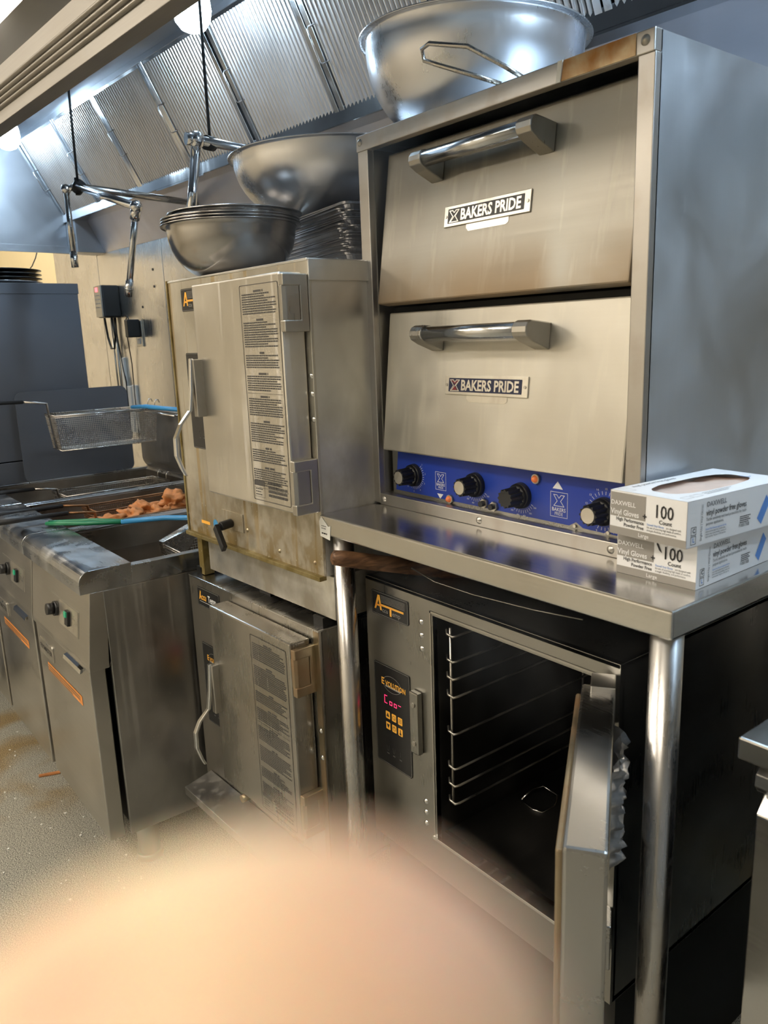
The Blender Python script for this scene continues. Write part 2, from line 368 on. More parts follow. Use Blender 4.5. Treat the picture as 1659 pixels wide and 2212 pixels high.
        if parent is not None: o.parent = parent
        else: o.location = frame.w(ox); o.rotation_euler = (0, 0, frame.rz)
        if bevel:
            b = o.modifiers.new('bevel', 'BEVEL'); b.width = bevel; b.segments = segs; b.limit_method = 'ANGLE'; b.angle_limit = R_(35)
        if label: o['label'] = label
        if kind: o['kind'] = kind
        if cat: o['category'] = cat
        if group: o['group'] = group
        return o
NORM = set()
def arc(cx, cy, r, a0, a1, n=6): return [(cx+r*math.cos(R_(a0+(a1-a0)*i/n)), cy+r*math.sin(R_(a0+(a1-a0)*i/n))) for i in range(n+1)]
def rrect(x0, x1, y0, y1, r, n=4): return arc(x1-r, y1-r, r, 0, 90, n)+arc(x0+r, y1-r, r, 90, 180, n)+arc(x0+r, y0+r, r, 180, 270, n)+arc(x1-r, y0+r, r, 270, 360, n)
def copy_tree(o, parent=None):
    c = o.copy(); COL.objects.link(c)
    if parent: c.parent = parent
    for ch in [x for x in bpy.data.objects if x.parent == o]: copy_tree(ch, c)
    return c
X, Y, Z = Vector((1, 0, 0)), Vector((0, 1, 0)), Vector((0, 0, 1))

# ------------------------------------------------------------------ the room (frame RM: u along the wall, n towards it)
def struct(mb, name, mat, **k): return mb.build(name, mat, None, frame=RM, kind='structure', **k)
struct(MB().box(-6, 3.2, -4.2, .78, -.05, 0), 'floor', 'floor')
struct(MB().box(-6, 3.2, .765, .9, 0, 3.05), 'wall_back', 'plaster')
struct(MB().box(-6.1, -6, -4.2, .9, 0, 3.05), 'wall_left', 'roomwall')
struct(MB().box(3.2, 3.3, -4.2, .9, 0, 3.05), 'wall_right', 'coolwall')
struct(MB().box(-6.1, 3.3, -4.3, -4.2, 0, 3.05), 'wall_front', 'roomwall')
struct(MB().box(-6, 3.2, -4.2, .8, 3.0, 3.06), 'ceiling', 'ceilmat')
for i, (a, b) in enumerate(((-3.74, -3.105), (-3.10, -2.345), (-2.34, -1.10), (-1.095, .15), (.155, 1.4), (1.405, 3.2))):
    struct(MB().box(a, b, .75, .765, .1, 2.2), 'trim_%d' % (i+1), 'wallsteel', bevel=.001)
mb = MB()
for u, z in ((-2.36, 1.83), (-2.36, 1.72), (-2.62, 1.76), (-2.6, 1.66)): pass
mb.cyl((-2.45, .752, 1.80), (-2.45, .747, 1.80), .006).cyl((-2.45, .752, 1.72), (-2.45, .747, 1.72), .006).cyl((-2.60, .752, 1.63), (-2.60, .747, 1.63), .006)
struct(mb, 'trim_7', 'black')

# ceiling light panels of the room, behind and beside the photographer
for i, (u, n) in enumerate(((-2.9, -2.0), (-.9, -2.0), (1.1, -2.2), (-2.9, -3.3), (-.9, -3.3), (-3.25, .40), (-4.7, -.9))):
    t = thing('ceiling_light', ['far left troffer light of the near row in the cream ceiling', 'middle troffer light of the near row in the cream ceiling', 'right troffer light of the near row in the cream ceiling',
              'left troffer light of the far row in the cream ceiling', 'right troffer light of the far row in the cream ceiling', 'troffer light in the cream ceiling just above the hood', 'troffer light in the cream ceiling at the far left of the kitchen'][i], 'ceiling light', (u, n, 2.96), RM)
    MB().box(u-.6, u+.6, n-.3, n-.28, 2.955, 3.0).box(u-.6, u+.6, n+.28, n+.3, 2.955, 3.0).box(u-.6, u-.58, n-.28, n+.28, 2.955, 3.0).box(u+.58, u+.6, n-.28, n+.28, 2.955, 3.0).build('frame', 'white_plastic', t)
    MB().box(u-.578, u+.578, n-.278, n+.278, 2.962, 2.975).build('diffuser', 'tube_light', t)

# ------------------------------------------------------------------ exhaust hood
U0, U1 = -3.1, 1.75
hood = thing('exhaust_hood', 'long stainless steel exhaust hood over the fryers and ovens', 'exhaust hood', (U0, 0, 1.93), RM)
end = [(.745, 1.928), (-.42, 1.946), (-.42, 2.048), (-.070, 2.498), (.745, 2.498)]
MB().prism(end, 'x', U0-.02, U0).build('end_panel', 'hood', hood)
MB().prism(end, 'x', U1, U1+.02).build('end_panel', 'hood', hood)
MB().box(U0, U0+.006, -.40, .60, 1.93, 1.966).build('end_flange', 'hood', hood, bevel=.001)
MB().prism([(-.42, 2.05), (-.414, 2.05), (-.062, 2.498), (-.070, 2.498)], 'x', U0, U1).build('front_panel', 'hood_front', hood)
MB().box(U0-.02, U1+.02, -.424, -.416, 1.946, 2.052).box(U0, U1, -.424, -.388, 1.942, 1.948).box(U0, U1, -.392, -.388, 1.944, 1.962).build('front_lip', 'lip', hood, bevel=.001)
mb = MB()
for z in (1.972, 1.985, 1.998, 2.011):
    mb.prism([(-.424, z-.0045)]+[(-.424-.007*math.sin(R_(a)), z-.0045*math.cos(R_(a))) for a in range(15, 180, 22)]+[(-.424, z+.0045)], 'x', U0-.02, U1+.02, smooth=True)
mb.build('ribbed_trim', 'lip', hood, label='four rounded ribs along the front lip')
MB().box(U0, U1, -.062, .748, 2.482, 2.498).build('ceiling_panel', 'hood', hood)
MB().prism([(.655, 2.105), (.748, 1.93), (.748, 2.105)], 'x', U0+.125, U1).build('rear_ledge', 'ledge', hood)
MB().prism([(.425, 2.495), (.435, 2.495), (.66, 2.10), (.65, 2.10)], 'x', U0, U1).build('filter_backing', 'dark', hood)
MB().box(U0, U1, .590, .594, 2.083, 2.132).box(U0, U1, .590, .66, 2.083, 2.087).build('filter_gutter', 'chrome', hood, bevel=.001)
MB().box(U0, U1, .405, .44, 2.462, 2.484).build('top_channel', 'hood', hood, bevel=.001)
MB().box(U0+.002, U0+.125, .60, .748, 1.927, 2.085).build('corner_box', 'hood', hood, bevel=.002)
MB().box(U0+.03, U0+.10, .597, .602, 1.985, 2.02).build('slot', 'dark', hood, label='black rectangular slot')
MB().box(U0+.03, U0+.11, .592, .602, 1.972, 1.98).build('slot_ledge', 'hinge', hood)
MB().box(-2.02, -1.62, .590, .600, 2.078, 2.084).build('drip_strip', 'chrome', hood)
MB().box(-1.42, -1.17, .590, .600, 2.078, 2.084).build('drip_strip', 'chrome', hood)
MB().box(.05, .62, .590, .600, 2.078, 2.084).build('drip_strip', 'chrome', hood)
MB().tube([(-3.09, .43, 1.928), (-3.092, .42, 1.90), (-3.10, .40, 1.86), (-3.10, .39, 1.85)], .003, 6).build('loose_wire', 'black', hood)

# baffle filters
fn0, fz0, fn1, fz1 = .618, 2.098, .418, 2.468
fd = Vector((0, fn1-fn0, fz1-fz0)); fl = fd.length; fd.normalize(); fnrm = Vector((0, -(fz1-fz0), fn1-fn0)).normalized()
pos = [-3.092, -2.628, -2.168, -1.708, -1.232, -.765, -.300, .165, .630, 1.095]
def make_filter(u, wd, lab):
    t = thing('baffle_filter', lab, 'grease filter', (u, .618, 2.098), RM, 'baffle filters in the hood')
    o = Vector((u, fn0, fz0))
    def fr(a, b, c, d, th0, th1, mb):
        P = []
        for th in (th0, th1):
            for (x, y) in ((a, c), (b, c), (b, d), (a, d)): P.append(o+X*x+fd*y+fnrm*th)
        return mb.hexa(P)
    mb = MB()
    fr(0, .020, 0, fl, 0, .014, mb); fr(wd-.020, wd, 0, fl, 0, .014, mb); fr(.02, wd-.02, 0, .012, 0, .012, mb); fr(.02, wd-.02, fl-.012, fl, 0, .012, mb)
    mb.build('frame', 'pipe', t, bevel=.001)
    mb = MB(); n = 23
    for k in range(n):
        x0 = .022+(wd-.044)*k/n; p = (wd-.044)/n
        prof = [(x0+p*.10, .002), (x0+p*.22, .010), (x0+p*.5, .0135), (x0+p*.78, .010), (x0+p*.90, .002)]
        vs = [o+X*a+fd*.012+fnrm*b for a, b in prof]+[o+X*a+fd*(fl-.012)+fnrm*b for a, b in prof]
        mb.add(vs, [(i, i+1, i+6, i+5) for i in range(4)], True)
    mb.build('baffles', 'filter', t)
    for s_ in (.035,):
        a = o+X*s_; h = [a+fd*.17+fnrm*.012, a+fd*.17+fnrm*.04, a+fd*.175+fnrm*.046, a+fd*.265+fnrm*.046, a+fd*.27+fnrm*.04, a+fd*.27+fnrm*.012]
        MB().tube(h, .0025, 8).build('handle', 'chrome', t)
    return t
flab = ['baffle filter at the far left end of the hood', 'second baffle filter from the left end of the hood', 'third baffle filter from the left end, behind the hanging rod', 'fourth baffle filter from the left, above the green-grey pipe end',
        'fifth baffle filter from the left, above the pipe drop', 'sixth baffle filter from the left, above the tilted middle bowl', 'baffle filter directly left of the large bowl on the oven', 'baffle filter behind the large bowl on top of the oven', 'baffle filter right of the large bowl at the top edge', 'baffle filter at the far right end of the hood']
f0 = make_filter(pos[0], .460, flab[0])
for u, l in zip(pos[1:], flab[1:]):
    c = copy_tree(f0); c.location = RM.w((u, .618, 2.098)); c['label'] = l

# hood lamps
def hood_lamp(u, lab):
    n, z = .215, 2.375
    t = thing('hood_lamp', lab, 'lamp', (u, n, z+.10), RM, 'lamps in the hood')
    MB().lathe([(.0, .105), (.055, .105), (.055, .085), (.045, .06), (.045, .045)], (u, n, z), 32).build('lamp_base', 'chrome', t)
    MB().lathe([(.045, .055), (.052, .03), (.055, 0), (.050, -.028), (.035, -.048), (.018, -.056), (0, -.058)], (u, n, z), 32).build('lamp_globe', 'lamp', t)
    return t
l0 = hood_lamp(-2.66, 'glowing round hood lamp at the left edge of the picture')
for u, l in ((-.96, 'glowing round hood lamp at the top centre left'), (.95, 'round hood lamp above the right side of the oven'), (1.5, 'added unseen hood lamp at the far right end of the hood')):  # out of view: far right one added, oven one shifted, to light right-hand faces
    c = copy_tree(l0); c.location = RM.w((u, .215, 2.475)); c['label'] = l

# suppression piping
def elbow(mb, p, r): mb.lathe([(0, -r*1.35), (r*.95, -r*1.0), (r*1.35, 0), (r*.95, r*1.0), (0, r*1.35)], p, 16)
t = thing('suppression_pipe', 'chrome suppression pipe with two drops hanging over the fryers', 'pipe', (-1.77, .156, 1.6), RM)
P0 = Vector((-1.775, .150, 2.02)); r = .0115
MB().cyl(P0, (-1.885, .69, 2.02), .013).build('supply_pipe', 'steel_y', t)
MB().cyl((-1.885, .665, 2.02), (-1.89, .70, 2.02), .02).build('wall_fitting', 'steel_y', t)
E1 = Vector((-1.80, .118, 2.012)); E2 = Vector((-1.20, .10, 1.867))
MB().cyl(P0, E1, r).build('stub_pipe', 'chrome', t)
mb = MB(); elbow(mb, E1, .014); mb.build('elbow', 'chrome', t)
MB().cyl(E1, (-1.80, .118, 1.76), r*.9).cyl((-1.80, .118, 1.79), (-1.80, .118, 1.735), .013).build('drop_pipe', 'pipe', t)
MB().cyl(P0, E2, r*1.1).build('branch_pipe', 'chrome', t)
mb = MB(); elbow(mb, E2, .015); mb.cyl(E2, E2+Vector((-.02, 0, -.035)), .0155); mb.build('elbow', 'chrome', t)
E3 = Vector((-1.325, .10, 1.603)); dd = (E3-E2)
MB().cyl(E2, E3, r*.9).cyl(E2+dd*.82, E3, .0125).cyl(E2+dd*.90, E2+dd*.92, .0145).build('drop_pipe', 'pipe', t)
MB().cyl(P0+Vector((-.012, .0, -.012)), P0+Vector((.016, .01, .01)), .022).cyl(P0+Vector((0, 0, -.03)), P0+Vector((0, 0, .03)), .008).build('clamp', 'dark', t)
MB().cyl((-1.765, .15, 2.02), (-1.745, .15, 2.485), .0045, 10).build('threaded_rod', 'dark', t)
t = thing('suppression_pipe', 'chrome suppression pipe with elbow behind the stacked bowls', 'pipe', (-.87, .15, 1.6), RM)
Q0 = Vector((-.855, .135, 2.0))
MB().cyl(Q0, (-.93, .69, 2.0), .0125).build('supply_pipe', 'pipe', t)
mb = MB(); elbow(mb, Q0, .018); mb.cyl(Q0, Q0+Vector((-.005, -.03, 0)), .017); mb.build('elbow', 'chrome', t)
MB().cyl(Q0, (-.89, .10, 1.70), .0135).build('drop_pipe', 'chrome', t)
MB().cyl((-.875, .19, 1.985), (-.872, .19, 2.485), .0045, 10).cyl((-.868, .172, 2.0), (-.875, .2, 2.0), .02).build('threaded_rod', 'dark', t)

# wall controller, adapter, outlet, cables
t = thing('wall_controller', 'small dark grey keypad box with lit red display on the steel wall', 'controller', (-3.05, .72, 1.60), RM)
MB().box(-3.035, -2.945, .655, .75, 1.59, 1.755).build('housing', 'black', t, bevel=.008)
MB().box(-3.033, -2.950, .648, .657, 1.594, 1.751).build('face_plate', 'unit', t, bevel=.002)
MB().box(-3.012, -2.982, .6465, .649, 1.722, 1.744).build('display', 'pink_led', t)
mb = MB()
for i in range(4):
    for j in range(3): mb.box(-3.024+.022*j, -3.012+.022*j, .6465, .649, 1.700-.02*i, 1.706-.02*i)
mb.build('keys', 'grey_print', t)
mb = MB(); mb.tube([(-3.035, .69, 1.705), (-3.065, .70, 1.69), (-3.08, .71, 1.60), (-3.06, .71, 1.49), (-3.03, .71, 1.43), (-2.99, .71, 1.43), (-2.965, .71, 1.49), (-2.962, .70, 1.595)], .006, 8)
mb.build('cable_loop', 'black', t)
t.location += RM.w((.085, 0, 0))
t = thing('cable_conduit', 'thin grey conduits and cables running down the steel wall below the controller', 'cable', (-3.02, .73, 1.0), RM)
MB().cyl((-3.04, .738, .95), (-3.05, .738, 1.59), .005).build('conduit', 'outlet', t)
MB().cyl((-3.005, .738, .95), (-3.00, .738, 1.59), .007).build('conduit', 'outlet', t)
MB().tube([(-2.98, .735, 1.59), (-2.985, .735, 1.5), (-2.955, .735, 1.35), (-2.93, .735, 1.25), (-2.93, .735, .95)], .004, 6).build('cable', 'black', t)
MB().box(-2.975, -2.935, .735, .75, 1.17, 1.38).build('cable_cover', 'white_plastic', t, bevel=.003)
MB().box(-2.93, -2.885, .735, .75, .98, 1.23).build('cable_cover', 'white_plastic', t, bevel=.003)
t.location += RM.w((.07, 0, 0))
t = thing('wall_outlet', 'steel wall outlet plate left of the stacked steamers', 'outlet', (-2.69, .745, 1.42), RM)
MB().box(-2.70, -2.625, .742, .75, 1.435, 1.565).build('cover_plate', 'outlet', t, bevel=.002)
MB().box(-2.68, -2.645, .738, .743, 1.448, 1.478).build('socket', 'white_plastic', t, bevel=.002)
t = thing('power_adapter', 'black power adapter plugged into the wall outlet', 'power adapter', (-2.75, .66, 1.49), RM)
MB().box(-2.722, -2.678, .675, .740, 1.482, 1.572).build('adapter_body', 'black', t, bevel=.006)
MB().tube([(-2.715, .70, 1.57), (-2.725, .70, 1.590), (-2.77, .71, 1.575), (-2.80, .72, 1.5), (-2.81, .735, 1.35), (-2.82, .738, 1.2), (-2.82, .738, .95)], .003, 6).build('cord', 'black', t)
MB().box(-2.85, -2.80, .738, .75, .98, 1.235).build('cord_cover', 'white_plastic', t, bevel=.003)
t.location += RM.w((.045, 0, 0))

# ------------------------------------------------------------------ grey cabinet at far left with trays on top
# the cooking line on the left is drawn at nominal size, then enlarged to the wider 53 cm fryer width
FS, FO = 1.043, Vector((-.0565, .0424, -.0617))
FLOOR = .0617/1.043      # where the room floor lies in nominal fryer coordinates
def enlarge(o): o.scale = (FS, FS, FS); o.location = o.location*FS+FO
t = thing('tall_cabinet', 'tall dark blue-grey cabinet side standing left of the fryers', 'cabinet', (-2.55, -.3, 0))
MB().box(-2.95, -2.165, -.9, .118, .99, 1.70).build('upper_body', 'cabinet', t, bevel=.002)
MB().box(-2.95, -2.165, -.9, .118, .12, .985).build('lower_body', 'cabinet', t, bevel=.002)
MB().box(-2.95, -2.161, -.9, .121, 1.662, 1.704).build('top_band', 'cabinet', t, bevel=.001)
for x, y in ((-2.9, -.85), (-2.22, -.85), (-2.9, .06), (-2.22, .06)): MB().cyl((x, y, FLOOR), (x, y, .12), .025).build('leg', 'dark', t)
enlarge(t)
def tray(z, lab, dark=False):
    prof = [(0, .004), (.135, .004), (.165, .016), (.178, .018), (.178, .021), (.163, .020), (.133, .007), (0, .007)]
    if dark: prof = [(0, 0), (.14, 0), (.165, .028), (.178, .032), (.178, .035), (.163, .034), (.133, .004), (0, .004)]
    o = MB().lathe(prof, (-2.66, -.065, z), 48).build('round_tray', 'bowl_dark' if dark else 'badge', None, label=lab, cat='tray', group='dark trays on the cabinet', origin=(-2.66, -.065, z))
    enlarge(o); return o
for k, l in enumerate(['deep black round tray at the bottom of the stack on the grey cabinet', 'second lowest black round tray in the stack on the grey cabinet', 'second highest black round tray in the stack on the grey cabinet', 'topmost black round tray in the stack on the grey cabinet']):
    tray(1.706+(0 if k == 0 else .012+.018*k), l, k == 0)

# ------------------------------------------------------------------ fryers
def fryer(x1, lab, guard=False, near=False):
    x0 = x1-.515
    t = thing('deep_fryer', lab, 'fryer', ((x0+x1)/2, -.05, 0), A, 'stainless deep fryers in a row')
    MB().box(x1-.012, x1, -.42, .34, .185, .858).build('side_panel', 'fryer_side' if x1 > -.6 else 'greasy', t, bevel=.002)
    MB().box(x0, x0+.012, -.42, .34, .185, .858).build('side_panel', 'greasy', t, bevel=.002)
    MB().box(x0, x1, .32, .34, .185, .9).box(x0+.012, x1-.012, -.40, .32, .185, .20).box(x0+.012, x1-.012, -.41, -.40, .2, .80).build('inner_shell', 'dark', t)
    MB().box(x1-.026, x1, -.345, .34, .858, .908).build('vat_rim', 'fryer_top', t, bevel=.002)
    MB().box(x0, x0+.026, -.345, .34, .858, .908).build('vat_rim', 'fryer_top', t, bevel=.002)
    cap = [(-.343, .858), (-.343, .915)]+arc(-.443, .883, .032, 90, 180, 8)+[(-.475, .858)]
    MB().prism(cap[::-1], 'x', x0+.002, x1).build('front_cap', 'fryer_top', t, bevel=.0015)
    MB().prism([(-.345, .858), (-.452, .858), (-.474, .672), (-.474, .658), (-.425, .658), (-.41, .69), (-.41, .858)], 'x', x0+.003, x1-.001).build('control_console', 'fryer', t, bevel=.0015)
    # console face runs from (-.452,.858) to (-.474,.672)
    fx = X; fu = Vector((0, .022, .186)).normalized(); fo = Vector((x0, -.474, .672)); nn = fx.cross(fu).normalized()
    def P(a, b, d=0): return fo+X*a+fu*b+nn*d
    cx = .235
    mb = MB(); mb.obox(P(.30, .085, .0005), X, fu, nn, .135, .035, .001); mb.build('control_plate', 'fryer', t, bevel=.001)
    MB().poly(P(0, 0, .0016), X, fu, rrect(.275, .430, .052, .118, .006)).build('dial_decal', 'plate', t)
    kb = MB(); kb.cyl(P(.25, .085, .0), P(.25, .085, .010), .020, 24).cyl(P(.25, .085, .010), P(.25, .085, .028), .0155, 24).build('knob', 'black', t)
    sw = MB().obox(P(.355, .085, .004), X, fu, nn, .013, .020, .005).build('switch', 'black', t, bevel=.002)
    MB().obox(P(.353, .095, .009), X, fu, nn, .008, .007, .003).build('switch_lens', 'green_lens', sw)
    # door
    MB().box(x0+.012, x1-.022, -.470, -.428, .175, .655).build('door', 'fryer', t, bevel=.003)
    d = [o for o in bpy.data.objects if o.parent == t][-1]
    MB().prism([(-.470, .656), (-.482, .652), (-.485, .642), (-.481, .642), (-.470, .649)], 'x', x1-.19, x1-.05).build('door_pull', 'chrome', d)
    # badge
    MB().prism(rrect(x0+.045, x0+.175, .572, .622, .008), 'y', -.474, -.470).build('badge', 'plate', d, bevel=.0008)
    MB().text('FRYMASTER', (x0+.11, -.4742, .590), X, Z, .0215, .012, 'CENTER').build('lettering', 'black_print', d)
    MB().rect((x0+.095, -.470, .528), X, Z, .31, .027, .0008).build('warning_sticker', 'orange', d)
    MB().dashes((x0+.10, -.4712, .545), X, Z, .30, 3, .0075, .0042, 1.0, seed=int(-x1*10)).build('sticker_print', 'brass', d)
    # vat with oil
    vx0, vx1, vy0, vy1 = x0+.026, x1-.026, -.343, .30
    MB().box(vx0, vx0+.004, vy0, vy1, .60, .90).box(vx1-.004, vx1, vy0, vy1, .60, .90).box(vx0, vx1, vy0, vy0+.004, .60, .87).box(vx0, vx1, vy1-.004, vy1, .60, .90).box(vx0, vx1, vy0, vy1, .60, .605).build('vat', 'vat', t)
    MB().box(vx0+.004, vx1-.004, vy0+.004, vy1-.004, .605, .828).build('oil', 'oil', t)
    # flue backsplash, curved at its foot
    prof = [(.30, .90)]+arc(.36, .955, .06, 225, 180, 5)+[(.30, 1.17), (.306, 1.175), (.34, 1.175), (.34, .90)]
    MB().prism(prof, 'x', x0, x1).build('backsplash', 'fryer_side', t, bevel=.001)
    MB().cyl((x0+.02, .262, 1.165), (x1-.02, .262, 1.165), .005, 10).cyl((x0+.03, .262, 1.165), (x0+.03, .30, 1.165), .005, 8).cyl((x1-.03, .262, 1.165), (x1-.03, .30, 1.165), .005, 8).build('basket_rail', 'wire', t)
    for a in (x0+.065, x1-.065):
        for b in (-.356, .27): MB().cyl((a, b, FLOOR), (a, b, .19), .030, 20).cyl((a, b, FLOOR), (a, b, FLOOR+.02), .036, 20).build('leg', 'unit', t)
    if guard:
        MB().prism(rrect(-.200, .262, .90, 1.272, .03, 5), 'x', x0-.010, x0-.004).build('splash_guard', 'cabinet', t, label='blue-grey sheet splash guard with rounded top corners')
    enlarge(t); return t
fryer(-.55, 'nearest stainless deep fryer with knob and open side next to the steamers')
fryer(-1.07, 'second stainless deep fryer with chicken frying in its basket')
fryer(-1.59, 'leftmost stainless deep fryer with tall sheet splash guard beside grey cabinet', guard=True)

# fry baskets
def basket(loc, L_, W_, H_, lab, grip, wire='wire', yaw=0, pitch=.0075, handle_up=.03, hook=True, hl=.30, grip2=None, tilt=0):
    """local: long side along y (front -L/2), rim at z=0"""
    t = thing('fry_basket', lab, 'fry basket', (0, 0, 0), A, 'wire fry baskets')
    a, b = L_/2, W_/2; ib = b*.82; ia = a*.93
    def loop(x, y, z): return [(-x, -y, z), (x, -y, z), (x, y, z), (-x, y, z)]
    MB().tube([p for p in loop(b, a, 0)], .0028, 8, closed=True).tube(loop(b, a, -.006), .0018, 6, closed=True).tube(loop(ib, ia, -H_), .0028, 8, closed=True).build('rim_frame', wire, t)
    mb = MB(); rr = .00075
    def w_(p, q): mb.cyl(p, q, rr, 4, caps=False)
    n = int(H_/pitch)
    for i in range(1, n):
        f = i/n; x, y, z = b+(ib-b)*f, a+(ia-a)*f, -H_*f
        q = loop(x, y, z)
        for k in range(4): w_(q[k], q[(k+1) % 4])
    n = int(L_/pitch)
    for i in range(1, n):
        f = -1+2*i/n
        for s_ in (-1, 1): w_((s_*b, a*f, 0), (s_*ib, ia*f, -H_))
        w_((-ib, ia*f, -H_), (ib, ia*f, -H_))
    n = int(W_/pitch)
    for i in range(1, n):
        f = -1+2*i/n
        for s_ in (-1, 1): w_((b*f, s_*a, 0), (ib*f, s_*ia, -H_))
        w_((ib*f, -ia, -H_), (ib*f, ia, -H_))
    mb.build('wire_mesh', wire, t)
    if handle_up is not None:
        MB().add([(-.012, -a, 0), (.012, -a, 0), (.012, -ia-.002, -H_), (-.012, -ia-.002, -H_), (-.012, -a-.003, 0), (.012, -a-.003, 0), (.012, -ia-.005, -H_), (-.012, -ia-.005, -H_)],
                 [(0, 1, 2, 3), (7, 6, 5, 4), (0, 4, 5, 1), (1, 5, 6, 2), (2, 6, 7, 3), (3, 7, 4, 0)]).build('handle_bracket', wire, t)
        p0 = Vector((0, -a-.002, -.01)); p1 = Vector((0, -a-.006, handle_up)); p2 = Vector((0, -a-.09, handle_up+.012)); p3 = Vector((0, -a-hl, handle_up+.02+tilt))
        h = MB().tube([p0, p1, p1+(p2-p1)*.1, p2], .0042, 8).build('handle_rod', wire, t)
        if grip2:
            pm = p2.lerp(p3, .45)
            MB().tube([p2, pm], .0085, 10).build('grip_sleeve', grip, h)
            lp = [pm, pm.lerp(p3, .4)+X*.012, p3+X*.012, p3-Y*.012, p3-X*.012, pm.lerp(p3, .4)-X*.012, pm]
            MB().tube(lp, .006, 10).build('grip_loop', grip2, h)
        else: MB().tube([p2, p3], .0085, 10, rs=[.007, .0095]).build('grip', grip, h)
    if hook:
        for s_ in (-.04, .04):
            MB().tube([(s_, a, -.02), (s_, a+.004, .02), (s_, a+.010, .030), (s_, a+.020, .030), (s_, a+.024, .018)], .0022, 6).build('hook', wire, t)
    t.location = loc; t.rotation_euler = (0, 0, R_(yaw)); enlarge(t)
    return t
basket((-1.86, .062, 1.190), .40, .165, .135, 'empty wire fry basket hung up above the far fryer with black handle', 'rubber', yaw=-2, handle_up=.045, hl=.34)
basket((-1.22, -.03, .90), .36, .17, .13, 'browned fry basket full of chicken with black handle', 'rubber', wire='wire_brown', yaw=4, handle_up=.02, hl=.36, hook=True)
basket((-1.45, .02, .885), .36, .15, .13, 'empty browned fry basket beside the one holding chicken', 'rubber', wire='wire_brown', yaw=3, handle_up=.015, hl=.44, hook=False)
basket((-1.80, .05, .893), .42, .17, .13, 'wire fry basket sunk in the dark oil of the far fryer', 'rubber', yaw=2, handle_up=.02, hl=.33)
basket((-.71, -.02, .885), .30, .165, .13, 'wire fry basket in the nearest fryer with blue and green handle', 'blue_grip', yaw=0, handle_up=None, hook=False)
bk = [o for o in bpy.data.objects if o.name.startswith('fry_basket')][-1]
# its long handle crosses the fryer top
def local(p): return Vector(p)
h = MB().tube([(-.06, .03, .005), (-.068, .0, .055), (-.07, -.05, .062)], .004, 8).build('handle_rod', 'wire', bk)
MB().tube([(.135, .06, .058), (-.02, -.02, .063), (-.13, -.11, .060), (-.22, -.205, .050)], .0075, 10).build('grip_sleeve', 'blue_grip', h, label='light blue handle sleeve')
MB().tube([(-.215, -.20, .050), (-.30, -.285, .046), (-.37, -.335, .043), (-.415, -.365, .040), (-.43, -.355, .040), (-.40, -.33, .042), (-.32, -.255, .047), (-.215, -.20, .052)], .0065, 10).build('grip_loop', 'green_grip', h, label='green handle loop')
MB().hexa([(-.075, -.155, .01), (-.05, -.155, .01), (-.04, -.15, -.1), (-.065, -.15, -.1), (-.10, -.02, .05), (-.075, -.02, .05), (-.05, -.02, .046), (-.075, -.02, .046)]).build('handle_bracket', 'wire', bk)
t = thing('skimmer_handle', 'light blue coated utensil handle lying on the far basket rail', 'utensil', (-1.75, .25, 1.185))
MB().tube([(-1.90, .20, 1.192), (-1.80, .222, 1.196), (-1.66, .235, 1.195), (-1.52, .262, 1.193)], .009, 10, rs=[.007, .010, .009, .008]).build('grip', 'blue_grip', t)
MB().tube([(-1.52, .262, 1.193), (-1.35, .285, 1.19)], .004, 8).build('shaft', 'wire', t)
enlarge(t)

# fried chicken pieces
rng = random.Random(3)
def nugget(c, s3, lab, seed, name='chicken_piece', cat='chicken piece', mat='chicken', group='fried chicken in the basket'):
    bm = bmesh.new(); bmesh.ops.create_icosphere(bm, subdivisions=4, radius=1)
    for v in bm.verts:
        n = noise.fractal(v.co*1.6+Vector((seed*3.1, 0, 0)), .7, 2.3, 6)*.75; v.co = v.co*(1+n); v.co.x *= s3[0]; v.co.y *= s3[1]; v.co.z *= s3[2]
    me = bpy.data.meshes.new(name); bm.to_mesh(me); bm.free()
    for p in me.polygons: p.use_smooth = True
    o = bpy.data.objects.new(name, me); COL.objects.link(o); me.materials.append(M[mat]); o.location = c; o.rotation_euler = (rng.uniform(-.2, .2), rng.uniform(-.2, .2), rng.uniform(0, 3))
    o['label'] = lab; o['category'] = cat
    if group: o['group'] = group
    enlarge(o); return o
for i, (c, s3, l) in enumerate([((-1.205, -.165, .880), (.058, .036, .022), 'nearest flat fried chicken piece at the front end of the basket'),
    ((-1.21, -.095, .884), (.056, .034, .026), 'long fried chicken piece behind the nearest one'),
    ((-1.25, -.03, .890), (.050, .034, .026), 'knobbly fried chicken piece in the middle of the basket, left side'),
    ((-1.185, .0, .884), (.046, .034, .026), 'knobbly fried chicken piece in the middle of the basket, right side'),
    ((-1.23, .065, .902), (.056, .042, .036), 'largest mound of fried chicken towards the back of the basket'),
    ((-1.175, .11, .868), (.036, .028, .022), 'small fried chicken piece at the back right of the basket'),
    ((-1.26, .125, .862), (.036, .026, .018), 'small fried chicken piece at the back left of the basket')]): nugget(c, s3, l, i)

